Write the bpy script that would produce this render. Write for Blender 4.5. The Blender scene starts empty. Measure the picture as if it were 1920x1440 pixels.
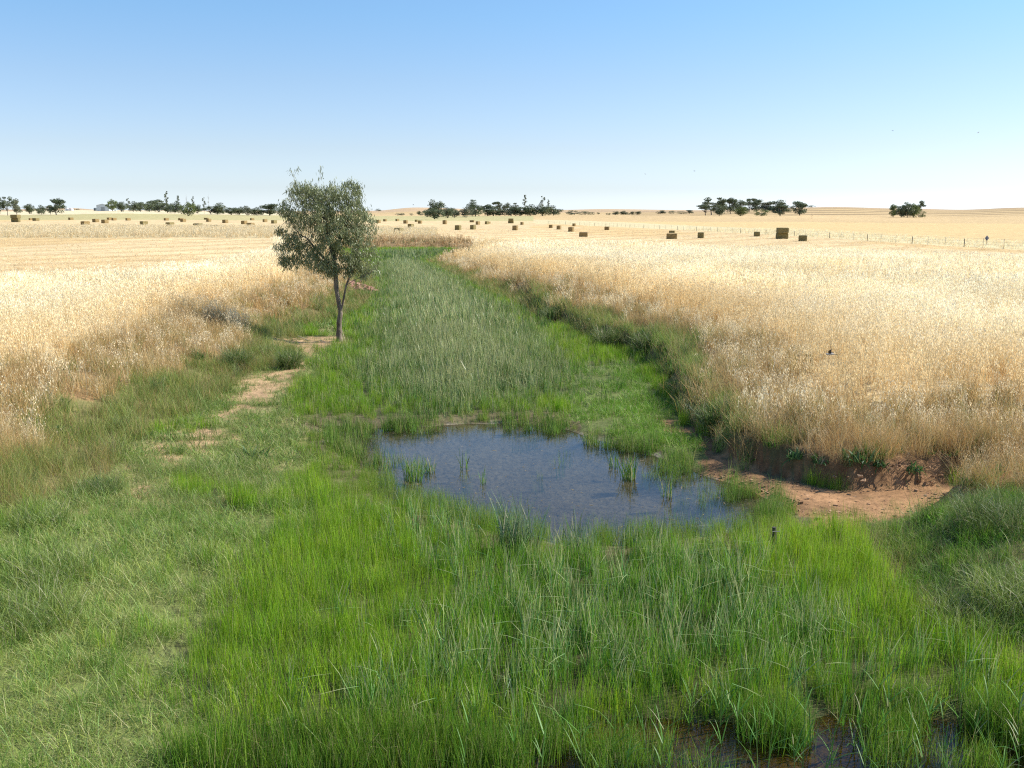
import bpy, math, random
import numpy as np
from mathutils import Vector, Matrix

# ------------------------------------------------------------------ camera, world, sun, exposure
SC = bpy.context.scene
COL = SC.collection
FPX = 1850.0                      # focal length in photo pixels (1920 wide)
PITCH = math.radians(9.88)
CZ = 4.6
cam_d = bpy.data.cameras.new('camera')
cam_d.sensor_width = 36.0
cam_d.lens = FPX / 1920 * 36
cam_d.clip_end = 20000
cam = bpy.data.objects.new('camera', cam_d)
cam.location = (0, 0, CZ)
cam.rotation_euler = (math.pi / 2 - PITCH, 0, 0)
COL.objects.link(cam)
SC.camera = cam

SUN_EL = math.radians(42)
SUN_AZ = math.radians(78)         # measured from +Y (view direction) towards +X (right)
W = bpy.data.worlds.new('World')
SC.world = W
W.use_nodes = True
wn = W.node_tree
sky = wn.nodes.new('ShaderNodeTexSky')
sky.sky_type = 'NISHITA'
sky.sun_disc = False
sky.sun_elevation = SUN_EL
sky.sun_rotation = SUN_AZ
sky.altitude = 0
sky.air_density = 1.0
sky.dust_density = 0.4
sky.ozone_density = 1.0
# the air here is dry and clear: less yellow at the horizon than the model gives
_tc = wn.nodes.new('ShaderNodeTexCoord'); _sx = wn.nodes.new('ShaderNodeSeparateXYZ'); _rp = wn.nodes.new('ShaderNodeValToRGB'); _mx = wn.nodes.new('ShaderNodeMix')
_mx.data_type = 'RGBA'; _mx.blend_type = 'MULTIPLY'; _mx.inputs['Factor'].default_value = 1
_e = _rp.color_ramp.elements
_e[0].position = 0.0; _e[0].color = (0.77, 0.95, 1.45, 1)
_e[1].position = 1.0; _e[1].color = (0.7, 0.85, 1.0, 1)
for _p, _c in ((0.022, (0.60, 0.70, 1.0)), (0.061, (0.59, 0.635, 0.81)), (0.124, (0.57, 0.645, 0.78)), (0.185, (0.52, 0.68, 0.82)), (0.4, (0.55, 0.72, 0.9))):
    _n = _e.new(_p); _n.color = (*_c, 1)
wn.links.new(_tc.outputs['Generated'], _sx.inputs[0]); wn.links.new(_sx.outputs['Z'], _rp.inputs[0])
wn.links.new(sky.outputs[0], _mx.inputs['A']); wn.links.new(_rp.outputs[0], _mx.inputs['B'])
wn.links.new(_mx.outputs['Result'], wn.nodes['Background'].inputs[0])
wn.nodes['Background'].inputs[1].default_value = 0.13
sd = bpy.data.lights.new('sun', 'SUN')
sd.energy = 4.6
sd.angle = math.radians(0.5)
sd.color = (1.0, 0.965, 0.89)
sun = bpy.data.objects.new('sun', sd)
sdir = Vector((math.sin(SUN_AZ) * math.cos(SUN_EL), math.cos(SUN_AZ) * math.cos(SUN_EL), math.sin(SUN_EL)))
sun.rotation_euler = sdir.to_track_quat('Z', 'Y').to_euler()
COL.objects.link(sun)
SC.view_settings.view_transform = 'Standard'
SC.view_settings.look = 'None'
SC.view_settings.gamma = 1
SC.view_settings.exposure = 0.7
SC.cycles.use_denoising = False
SC.cycles.filter_width = 1.2
SC.cycles.max_bounces = 6
SC.cycles.transparent_max_bounces = 12
SC.cycles.diffuse_bounces = 3

RNG = np.random.default_rng(7)
random.seed(7)

# ------------------------------------------------------------------ helpers
def tag(o, label=None, cat=None, group=None, kind=None):
    if label: o['label'] = label
    if cat: o['category'] = cat
    if group: o['group'] = group
    if kind: o['kind'] = kind
    return o

def mesh_np(name, V, F, mats=(), smooth=False, attrs=None, mat_idx=None):
    """V (n,3); F list of int arrays, each array (k, m)"""
    me = bpy.data.meshes.new(name)
    V = np.asarray(V, dtype=np.float32)
    me.vertices.add(len(V)); me.vertices.foreach_set('co', V.ravel())
    if not isinstance(F, (list, tuple)): F = [F]
    F = [np.asarray(f, dtype=np.int32) for f in F if len(f)]
    if F:
        loops = np.concatenate([f.ravel() for f in F])
        sizes = np.concatenate([np.full(len(f), f.shape[1], dtype=np.int32) for f in F])
        starts = np.concatenate([[0], np.cumsum(sizes)[:-1]]).astype(np.int32)
        me.loops.add(len(loops)); me.loops.foreach_set('vertex_index', loops)
        me.polygons.add(len(sizes))
        me.polygons.foreach_set('loop_start', starts)
        me.polygons.foreach_set('loop_total', sizes)
        if mat_idx is not None: me.polygons.foreach_set('material_index', np.asarray(mat_idx, dtype=np.int32))
        me.polygons.foreach_set('use_smooth', np.full(len(sizes), bool(smooth)))
    me.update(calc_edges=True)
    for k, (typ, arr) in (attrs or {}).items():
        a = me.attributes.new(k, typ, 'POINT')
        arr = np.asarray(arr)
        if typ == 'FLOAT_COLOR':
            if arr.shape[1] == 3: arr = np.hstack([arr, np.ones((len(arr), 1))])
            a.data.foreach_set('color', arr.astype(np.float32).ravel())
        elif typ == 'FLOAT_VECTOR': a.data.foreach_set('vector', arr.astype(np.float32).ravel())
        elif typ == 'INT': a.data.foreach_set('value', arr.astype(np.int32).ravel())
        else: a.data.foreach_set('value', arr.astype(np.float32).ravel())
    for m in mats: me.materials.append(m)
    me.validate()
    return me

def obj(name, me, parent=None, loc=None, rot=None):
    o = bpy.data.objects.new(name, me)
    COL.objects.link(o)
    if parent: o.parent = parent
    if loc is not None: o.location = loc
    if rot is not None: o.rotation_euler = rot
    return o

def empty(name, loc, rz=0, s=1):
    o = bpy.data.objects.new(name, None); COL.objects.link(o)
    o.location = loc; o.rotation_euler = (0, 0, rz); o.scale = (s, s, s) if not hasattr(s, '__len__') else s
    o.empty_display_size = 0.2
    return o

# value noise
_perm = RNG.random((256, 256))
def vnoise(x, y, s=1.0, seed=0):
    x = np.asarray(x, float) / s + 37.3 * seed; y = np.asarray(y, float) / s + 91.7 * seed
    xi = np.floor(x).astype(int); yi = np.floor(y).astype(int)
    fx = x - xi; fy = y - yi
    fx = fx * fx * (3 - 2 * fx); fy = fy * fy * (3 - 2 * fy)
    g = lambda a, b: _perm[a & 255, b & 255]
    return (g(xi, yi) * (1 - fx) + g(xi + 1, yi) * fx) * (1 - fy) + (g(xi, yi + 1) * (1 - fx) + g(xi + 1, yi + 1) * fx) * fy
def fbm(x, y, s=1.0, seed=0, o=3):
    r = 0; a = 1; t = 0
    for i in range(o):
        r = r + a * vnoise(x, y, s / 2 ** i, seed + i * 5); t += a; a *= 0.5
    return r / t
def sstep(t):
    t = np.clip(t, 0, 1); return t * t * (3 - 2 * t)

def px_dir(px, py):
    cx = (np.asarray(px, float) - 960) / FPX; cy = (720 - np.asarray(py, float)) / FPX
    c, s = math.cos(PITCH), math.sin(PITCH)
    return np.stack([cx, c + cy * s, -s + cy * c], -1)
def on_plane(px, py, z=0.1):
    d = px_dir(px, py); t = (z - CZ) / d[..., 2]
    return np.stack([d[..., 0] * t, d[..., 1] * t], -1)
def tan_py(py):                   # drop per metre of depth for a photo row
    return np.tan(PITCH + np.arctan((np.asarray(py, float) - 720) / FPX))
def px_at_depth(px, py, D):       # point on the photo ray at ground depth D
    d = px_dir(px, py); t = D / d[1]
    return Vector((d[0] * t, D, CZ + d[2] * t))

def seg_dist(P, poly, closed=True):
    A = np.asarray(poly, float); B = np.roll(A, -1, 0)
    if not closed: A, B = A[:-1], A[1:] if False else B[:-1]
    best = np.full(len(P), 1e18)
    for a, b in zip(A, B):
        ab = b - a; L = (ab ** 2).sum() + 1e-12
        t = np.clip(((P - a) @ ab) / L, 0, 1)
        q = P - (a + t[:, None] * ab)
        best = np.minimum(best, (q ** 2).sum(1))
    return np.sqrt(best)
def inside(P, poly):
    A = np.asarray(poly, float); r = np.zeros(len(P), bool)
    x, y = P[:, 0], P[:, 1]
    B = np.roll(A, -1, 0)
    for (x1, y1), (x2, y2) in zip(A, B):
        if y1 == y2: continue
        c = (y1 > y) != (y2 > y)
        r ^= c & (x < (x2 - x1) * (y - y1) / (y2 - y1) + x1)
    return r
def sdist(P, poly):               # positive outside
    d = seg_dist(P, poly)
    return np.where(inside(P, poly), -d, d)

# ------------------------------------------------------------------ terrain
FLOOR = on_plane(*np.array([   # toe of the banks, photo pixels on the creek bed
    (-500, 1010), (-120, 1010), (20, 985), (120, 950), (215, 900), (235, 850), (330, 800), (420, 745), (450, 715), (520, 690),
    (560, 655), (575, 640), (560, 625), (590, 612), (650, 600), (690, 575), (705, 540), (690, 500), (660, 480), (640, 470),
    (700, 467), (870, 467), (800, 492), (845, 518), (900, 545), (960, 572), (1000, 598), (1060, 622), (1110, 648), (1190, 668), (1240, 700),
    (1255, 745), (1290, 790), (1340, 825), (1350, 852), (1420, 880), (1500, 900), (1600, 915), (1700, 912), (1830, 900),
    (1920, 905), (1780, 945), (1640, 975), (1605, 1000), (1650, 1050), (1690, 1110), (1730, 1170), (1850, 1235), (2000, 1300), (2300, 1450), (2600, 2600), (-2600, 2600), (-1600, 1200)]).T, 0.12)
POND = on_plane(*np.array([
    (600, 800), (640, 797), (700, 806), (760, 800), (860, 794), (950, 792), (1050, 800), (1120, 822), (1190, 838), (1260, 860), (1310, 885),
    (1370, 905), (1450, 935), (1490, 965), (1440, 990), (1320, 1012), (1180, 1026), (1060, 1026), (950, 1012), (860, 985), (790, 962), (725, 945),
    (700, 925), (690, 885), (640, 860), (610, 830)]).T, 0.0)
FRONT = on_plane(*np.array([
    (380, 1405), (560, 1385), (800, 1395), (960, 1390), (1080, 1365), (1160, 1340), (1300, 1345), (1420, 1358), (1520, 1345), (1620, 1325), (1740, 1345),
    (1850, 1365), (1960, 1400), (2050, 1500), (1900, 2200), (200, 2200), (300, 1480)]).T, 0.0)
TX = np.array([-300, 0, 130, 200, 540, 700, 780, 950, 1050, 1130, 1310, 1500, 1560, 1700, 1800, 1920, 2200.])
TD = np.array([60, 100, 160, 250, 350, 500, 700, 1000, 1500, 2500, 6000.])
TY = np.array([
    [505] * 17, [468] * 17,
    [440, 440, 440, 440, 441, 443, 444, 446, 448, 448, 449, 449, 449, 449, 450, 450, 450],
    [424, 424, 424, 424, 425, 427, 428, 430, 431, 431, 431, 431, 431, 431, 432, 433, 433],
    [415, 415, 415, 415, 416, 417, 417, 418, 419, 420, 421, 421, 422, 423, 424, 425, 425],
    [408, 408, 408, 407, 409, 411, 411, 411, 411, 411, 411, 411, 412, 413, 414, 414, 414],
    [402, 402, 400, 398, 402, 405, 405, 405, 405, 405, 404, 403, 404, 405, 406, 404, 404],
    [398, 398, 396, 395, 399, 402, 401, 402, 402, 401, 400, 393, 392, 396, 397, 394, 394],
    [395, 395, 392, 394, 397, 396, 393, 398, 396, 396, 396, 389, 388, 391, 393, 389, 389],
    [395, 393, 390, 394, 396, 395, 389, 394, 393.5, 392, 394, 389.5, 389, 391.5, 393.5, 389.5, 389.5],
    [397] * 17])
TT = tan_py(TY)
def field_z(x, y):
    D = np.maximum(np.abs(y), 1.0)
    u = np.clip(960 + FPX * x / (np.maximum(D, 10) * math.cos(PITCH)), TX[0], TX[-1] - 1e-6)
    ld = np.clip(np.log(D), math.log(60), math.log(5999))
    LD = np.log(TD)
    i = np.clip(np.searchsorted(TX, u, side='right') - 1, 0, len(TX) - 2)
    j = np.clip(np.searchsorted(LD, ld, side='right') - 1, 0, len(TD) - 2)
    a = (u - TX[i]) / (TX[i + 1] - TX[i]); a = a * a * (3 - 2 * a)
    b = (ld - LD[j]) / (LD[j + 1] - LD[j])
    t = (TT[j, i] * (1 - a) + TT[j, i + 1] * a) * (1 - b) + (TT[j + 1, i] * (1 - a) + TT[j + 1, i + 1] * a) * b
    zf = CZ - D * t
    near = 1.25 + 0.12 * (fbm(x, y, 9, 3) - 0.5)
    # low shoulder on the right beside the bridge
    near = near - 0.45 * sstep((15.5 - y) / 3.0) * sstep((x - 1) / 2.0)
    k = sstep((D - 35) / 40.0)
    return near * (1 - k) + zf * k
def H(x, y):
    x = np.asarray(x, float); y = np.asarray(y, float)
    sh = x.shape; x = x.ravel(); y = y.ravel()
    P = np.stack([x, y], -1)
    z = field_z(x, y)
    m = (y < 135) & (np.abs(x) < 60) & (y > -30)
    if m.any():
        Pm = P[m]; xm, ym = x[m], y[m]
        wob = (fbm(xm, ym, 1.6, 11) - 0.5) * 0.9 * np.clip(ym / 30, 0.5, 1.5)
        d = sdist(Pm, FLOOR)
        right = sstep((xm + 0.0) / 1.5)
        far = sstep((ym - 55) / 30)
        Ws = 3.6 * (1 - right) + (0.5 - 0.25 * sstep((24 - ym) / 6.0)) * right + far * 1.2
        Ws = Ws + right * 1.5 * sstep((14.6 - ym) / 1.0)
        Wg = 6.5 * (1 - right) + 4.2 * right
        dd = d + wob * sstep(d / 1.0 + 0.3) * 0.7
        nearr = right * sstep((24 - ym) / 6.0); pf = 0.52 - 0.10 * nearr; p = pf * sstep(dd / Ws) + (1 - pf) * sstep(dd / Wg)
        fl = 0.10 + 0.10 * (fbm(xm, ym, 2.2, 2) - 0.5) + 0.05 * (fbm(xm, ym, 0.5, 4) - 0.5) + 0.10 * sstep((ym - 22) / 12)
        lb = sstep((-xm - 3.0) / 4.0) * sstep((24 - ym) / 6.0)
        fl = fl + 0.16 * lb
        zz = fl * (1 - p) + z[m] * p
        zz = zz + (fbm(xm, ym, 0.8, 6) - 0.5) * 0.16 * np.exp(-((d - 0.9) / 0.9) ** 2) * (d > 0)
        dp = sdist(Pm, POND) + (fbm(xm, ym, 0.9, 8) - 0.5) * 0.5
        df = sdist(Pm, FRONT) + (fbm(xm, ym, 0.9, 9) - 0.5) * 0.4
        dw = np.minimum(dp, df)
        kk = sstep((0.35 - dw) / 0.6)
        depth = -0.03 - 0.24 * sstep(-dw / 1.6) + 0.03 * (fbm(xm, ym, 0.5, 14) - .5)
        zz = zz * (1 - kk) + depth * kk
        z[m] = zz
    return z.reshape(sh)
def H1(x, y): return float(H(np.array([x]), np.array([y]))[0])
def hit(px, py, D0=6.0, D1=4000.0):
    d = px_dir(px, py); d = d / d[1]
    Ds = np.geomspace(D0, D1, 2500)
    zr = CZ + d[2] * Ds
    zg = H(d[0] * Ds, Ds)
    i = np.argmax(zr < zg) if (zr < zg).any() else len(Ds) - 1
    if i > 0:
        a, b = Ds[i - 1], Ds[i]
        for _ in range(25):
            mD = (a + b) / 2
            if CZ + d[2] * mD < H1(d[0] * mD, mD): b = mD
            else: a = mD
        D = b
    else: D = Ds[0]
    return Vector((d[0] * D, D, H1(d[0] * D, D)))
def hpoly(pts):
    return np.array([tuple(hit(*p))[:2] for p in pts])

# land-cover regions, traced on the ground
Z = {}
Z['reed'] = hpoly([(705, 472), (850, 470), (790, 494), (840, 520), (900, 552), (960, 585), (1000, 612), (1040, 650), (1075, 700), (1060, 735), (1000, 752),
                   (900, 772), (800, 775), (730, 760), (690, 735), (672, 690), (690, 640), (712, 590), (716, 540), (712, 500)])
Z['frontreed'] = hpoly([(760, 990), (900, 1030), (1100, 1055), (1300, 1045), (1400, 1060), (1500, 1130), (1620, 1200), (1700, 1270), (1560, 1320), (1150, 1330), (1060, 1380),
                        (900, 1400), (760, 1390), (720, 1300), (800, 1180), (860, 1100), (800, 1040)])
Z['short'] = hpoly([(-300, 985), (20, 985), (130, 950), (240, 900), (340, 880), (480, 905), (560, 960), (520, 1040), (430, 1100), (370, 1180), (330, 1260), (360, 1360), (400, 1460), (300, 1700), (-900, 1700)])
Z['path'] = hpoly([(575, 632), (650, 628), (650, 652), (590, 662), (585, 690), (560, 715), (540, 745), (500, 760), (470, 790), (440, 830), (400, 860), (330, 880), (290, 925), (215, 930), (225, 895),
                   (240, 850), (300, 820), (350, 800), (420, 765), (440, 735), (430, 705), (500, 705), (545, 690), (560, 655)])
Z['leftlow'] = hpoly([(640, 596), (650, 632), (600, 668), (600, 700), (560, 735), (545, 770), (560, 800), (610, 830), (560, 880), (540, 930), (480, 960), (200, 960), (-200, 1010), (-200, 940), (200, 840), (420, 690), (560, 600)])
Z['soil'] = hpoly([(1255, 780), (1290, 790), (1330, 830), (1355, 855), (1420, 882), (1500, 905), (1600, 920), (1700, 914), (1835, 895), (1900, 905), (1790, 945), (1650, 975), (1610, 1000), (1530, 985), (1470, 958),
                   (1400, 925), (1345, 895), (1320, 870), (1310, 840), (1270, 820)])
Z['green2'] = hpoly([(1060, 690), (1200, 680), (1260, 745), (1280, 790), (1320, 840), (1310, 880), (1240, 850), (1150, 830), (1080, 800), (1050, 760)])
Z['rshould'] = hpoly([(1640, 985), (1760, 950), (1850, 920), (2100, 900), (2300, 1300), (1950, 1290), (1850, 1235), (1740, 1180), (1700, 1100)])
Z['stubL'] = hpoly([(-300, 443), (505, 444), (515, 465), (510, 482), (470, 495), (400, 513), (330, 524), (250, 533), (120, 541), (0, 546), (-300, 552)])
Z['oatR'] = hpoly([(866, 448), (900, 456), (1100, 462), (1300, 471), (1450, 478), (1600, 486), (1750, 494), (1920, 503), (2300, 520)])   # its far edge
OATR_EDGE = Z.pop('oatR')
FENCE_PX = [(1000, 418.5), (1029, 419.7), (1060, 421), (1087, 422.3), (1114.5, 423.6), (1136, 424.6), (1157, 425.6), (1181, 426.7), (1207, 428), (1237, 429.5), (1270, 431), (1306, 432.6), (1345.6, 434.6), (1388.4, 437),
            (1436, 439.6), (1489, 442.5), (1555, 446.5), (1626, 451.5), (1710, 457), (1807.5, 463), (1925, 470)]
FENCE = [hit(*p) for p in FENCE_PX]
STRIPR_NEAR = np.array([[f.x, f.y] for f in FENCE] + [[FENCE[-1].x + 30, FENCE[-1].y - 22]])

def side_interp(edge, x, y):      # interpolate an edge's depth over azimuth x/y
    u = edge[:, 0] / edge[:, 1]
    return np.interp(x / y, u, edge[:, 1])

_t = hit(637, 640); TREE_XY = (_t.x, _t.y)
def classify(x, y):
    """zone code per point"""
    n = len(x)
    sc = np.clip(y / 25, 0.4, 6)
    jx = (fbm(x, y, 0.9, 21) - 0.5) * 1.1 * sc ** 0.5 + (vnoise(x, y, 0.2, 23) - 0.5) * 0.35
    jy = (fbm(x, y, 0.9, 22) - 0.5) * 1.1 * sc ** 0.5 + (vnoise(x, y, 0.2, 24) - 0.5) * 0.35
    P = np.stack([x + jx, y + jy * np.clip(sc, 1, 3)], -1)
    Q = np.stack([x, y], -1)
    z = np.array(['far'] * n, dtype='<U10')
    d = sdist(Q, FLOOR)
    dn = d + (fbm(x, y, 2.5, 31) - 0.5) * 2.2 + (fbm(x, y, 0.7, 32) - 0.5) * 0.8
    u = x / np.maximum(y, 1)
    left = x < -1 + 0 * y
    left = np.where(y > 60, u < -0.075, x < 0)
    z[:] = 'oats'
    b1 = np.where(left, 1.6, 1.0); b2 = np.where(left, 4.0, 2.5)
    z[(dn < b2)] = 'bankbrown'
    z[(dn < b1) & (d > 0)] = 'bankgreen'
    bare = (x > 4.2 + 0.8 * (fbm(x, y, .6, 36) - .5)) & (y < 19) & (y > 14.3)
    z[(d > -0.1) & (x > 0) & (d < 0.6 + 0.3 * fbm(x, y, .8, 39)) & (y < 36) & (y > 14.3)] = 'cap'
    goldy = (x > 4.7 + 2.4 * (fbm(x, y, 1.1, 38) - .5) + 0.35 * RNG.normal(0, 1, n)) & (y > 14.3) & (y < 24) & (d > 0)
    z[goldy & (d < 0.5)] = 'rustcap'; z[goldy & (d >= 0.5) & (d < 2.6) & (z != 'oats')] = 'bankbrown'
    z[bare & (d > -0.1) & (d < -0.02 + 0.25 * fbm(x, y, .5, 37))] = 'lip'
    z[d <= 0] = 'green'
    z[inside(P, Z['green2'])] = 'green2'
    js = RNG.normal(0, 1, n)
    z[sdist(P, Z['short']) + 0.35 * js < 0] = 'short'
    z[(sdist(P, Z['reed']) + 0.9 * js < 0) & (d <= 0)] = 'reed'
    z[sdist(P, Z['frontreed']) + 0.5 * js < 0] = 'frontreed'
    z[inside(P, Z['rshould'])] = 'rshould'
    m = (d <= 0) & inside(P, Z['leftlow']); z[m] = 'leftlow'
    m = (d <= 0) & inside(Q, Z['leftlow']) & (fbm(x, y, 1.3, 33) > 0.70); z[m] = 'green'
    tb_ = TREE_XY; m = (((P[:, 0] - tb_[0] + 1.0) / 1.5) ** 2 + ((P[:, 1] - tb_[1] + .2) / 1.5) ** 2 < 1); z[m] = 'path'
    m = inside(P, Z['path']) & (fbm(x, y, 1.7, 34) * .45 + fbm(x, y, .45, 35) * .55 > 0.455); z[m] = 'path'
    m = inside(P, Z['soil']) & (d < 0.25); z[m] = 'soil'
    z[inside(Q, Z['stubL']) & (d > 4)] = 'stubble'
    dp = sdist(P * 0.4 + Q * 0.6, POND); df = sdist(P * 0.4 + Q * 0.6, FRONT)
    z[(sdist(Q, POND) < 0.85) & (z == 'green')] = 'margin'
    z[dp < -0.08] = 'pond'; z[df < -0.05] = 'front'
    # left strip of uncut grass beyond the stubble
    L = (u < -0.075)
    yl = y + (fbm(x, y, 14, 41) - 0.5) * 10
    m = L & (y > 128); z[m] = 'stubble'
    m = L & (yl > 146) & (yl < 235); z[m] = 'stripL'
    # creek end
    m = (u + 0.03 * (fbm(x, y, 4, 77) - .5) >= -0.16) & (u < -0.04) & (d > 0) & (y > 100) & (y < 150) & (d < 30); z[m] = 'creekend'
    # right
    R = (u >= -0.075)
    ye = np.interp(u, OATR_EDGE[:, 0] / OATR_EDGE[:, 1], OATR_EDGE[:, 1])
    m = R & (y + (fbm(x, y, 6, 42) - 0.5) * 6 > ye); z[m] = 'stubble'
    fu = STRIPR_NEAR[:, 0] / STRIPR_NEAR[:, 1]
    yf = np.interp(u, fu, STRIPR_NEAR[:, 1])
    wd = np.interp(u, [-0.05, 0.05, 0.2, 0.5], [140, 130, 75, 34])
    m = (u > fu[0]) & (y > yf) & (y < yf + wd); z[m] = 'stripR'
    m = (u > fu[0]) & (y >= yf + wd); z[m] = 'far'
    m = (u <= fu[0]) & (y > 420); z[m] = 'far'
    m = L & (y > 400); z[m] = 'far'
    return z, d

# ------------------------------------------------------------------ materials
def nodes_of(m):
    m.use_nodes = True; nt = m.node_tree; nt.nodes.clear(); return nt, nt.nodes, nt.links
def N(nd, t, **kw):
    n = nd.new(t)
    for k, v in kw.items():
        if k == 'inp':
            for kk, vv in v.items(): n.inputs[kk].default_value = vv
        else: setattr(n, k, v)
    return n
def mixc(nd, ln, a, b, fac, mode='MIX'):
    n = nd.new('ShaderNodeMix'); n.data_type = 'RGBA'; n.blend_type = mode
    for s, v in ((n.inputs['Factor'], fac), (n.inputs['A'], a), (n.inputs['B'], b)):
        if hasattr(v, 'links'): ln.new(v, s)
        elif isinstance(v, (int, float)): s.default_value = v
        else: s.default_value = (*v[:3], 1)
    return n.outputs['Result']

def grass_mat(name, straw=(0.55, 0.42, 0.2), rough=0.55, trans=0.35, spec=0.3):
    m = bpy.data.materials.new(name); nt, nd, ln = nodes_of(m)
    t = N(nd, 'ShaderNodeAttribute', attribute_name='tint', attribute_type='INSTANCER')
    b = N(nd, 'ShaderNodeAttribute', attribute_name='bcol', attribute_type='GEOMETRY')
    c = mixc(nd, ln, t.outputs['Color'], b.outputs['Color'], 1.0, 'MULTIPLY')
    c = mixc(nd, ln, c, straw, b.outputs['Alpha'])
    pr = N(nd, 'ShaderNodeBsdfPrincipled'); pr.inputs['Roughness'].default_value = rough
    pr.inputs['Specular IOR Level'].default_value = spec
    tr = N(nd, 'ShaderNodeBsdfTranslucent')
    ln.new(c, pr.inputs['Base Color']); ln.new(c, tr.inputs['Color'])
    mx = N(nd, 'ShaderNodeMixShader'); mx.inputs[0].default_value = trans
    ln.new(pr.outputs[0], mx.inputs[1]); ln.new(tr.outputs[0], mx.inputs[2])
    o = N(nd, 'ShaderNodeOutputMaterial'); ln.new(mx.outputs[0], o.inputs[0])
    return m

def simple_mat(name, c1, c2, scale=8, rough=0.8, bump=0.3, metallic=0, trans=0, coords='Object', stretch=(1, 1, 1), spec=0.3):
    m = bpy.data.materials.new(name); nt, nd, ln = nodes_of(m)
    tc = N(nd, 'ShaderNodeTexCoord'); mp = N(nd, 'ShaderNodeMapping'); mp.inputs['Scale'].default_value = stretch
    ln.new(tc.outputs[coords], mp.inputs[0])
    ns = N(nd, 'ShaderNodeTexNoise', inp={'Scale': scale, 'Detail': 6, 'Roughness': 0.65}); ln.new(mp.outputs[0], ns.inputs['Vector'])
    rp = N(nd, 'ShaderNodeValToRGB'); rp.color_ramp.elements[0].position = 0.35; rp.color_ramp.elements[1].position = 0.65
    rp.color_ramp.elements[0].color = (*c1, 1); rp.color_ramp.elements[1].color = (*c2, 1)
    ln.new(ns.outputs['Fac'], rp.inputs[0])
    pr = N(nd, 'ShaderNodeBsdfPrincipled'); pr.inputs['Roughness'].default_value = rough; pr.inputs['Metallic'].default_value = metallic
    pr.inputs['Specular IOR Level'].default_value = spec
    ln.new(rp.outputs[0], pr.inputs['Base Color'])
    if bump:
        bp = N(nd, 'ShaderNodeBump'); bp.inputs['Strength'].default_value = bump; bp.inputs['Distance'].default_value = 0.05
        ln.new(ns.outputs['Fac'], bp.inputs['Height']); ln.new(bp.outputs[0], pr.inputs['Normal'])
    o = N(nd, 'ShaderNodeOutputMaterial')
    if trans:
        tr = N(nd, 'ShaderNodeBsdfTranslucent'); ln.new(rp.outputs[0], tr.inputs['Color'])
        mx = N(nd, 'ShaderNodeMixShader'); mx.inputs[0].default_value = trans
        ln.new(pr.outputs[0], mx.inputs[1]); ln.new(tr.outputs[0], mx.inputs[2]); ln.new(mx.outputs[0], o.inputs[0])
    else: ln.new(pr.outputs[0], o.inputs[0])
    return m

# ------------------------------------------------------------------ ground sheet
GC = {'oats': (0.58, 0.44, 0.23), 'bankbrown': (0.24, 0.15, 0.07), 'bankgreen': (0.16, 0.14, 0.055), 'green': (0.085, 0.09, 0.035), 'green2': (0.13, 0.15, 0.05),
      'short': (0.17, 0.19, 0.06), 'reed': (0.06, 0.07, 0.03), 'frontreed': (0.06, 0.06, 0.025), 'rshould': (0.13, 0.12, 0.05), 'margin': (0.14, 0.115, 0.06), 'path': (0.40, 0.275, 0.16), 'leftlow': (0.25, 0.22, 0.09), 'soil': (0.28, 0.165, 0.088),
      'stubble': (0.64, 0.48, 0.26), 'pond': (0.235, 0.205, 0.145), 'front': (0.13, 0.09, 0.032), 'stripL': (0.5, 0.4, 0.22), 'stripR': (0.6, 0.5, 0.28), 'creekend': (0.25, 0.17, 0.08),
      'far': (0.52, 0.37, 0.185), 'lip': (0.20, 0.10, 0.05), 'cap': (0.16, 0.12, 0.05), 'rustcap': (0.22, 0.13, 0.06)}
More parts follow.
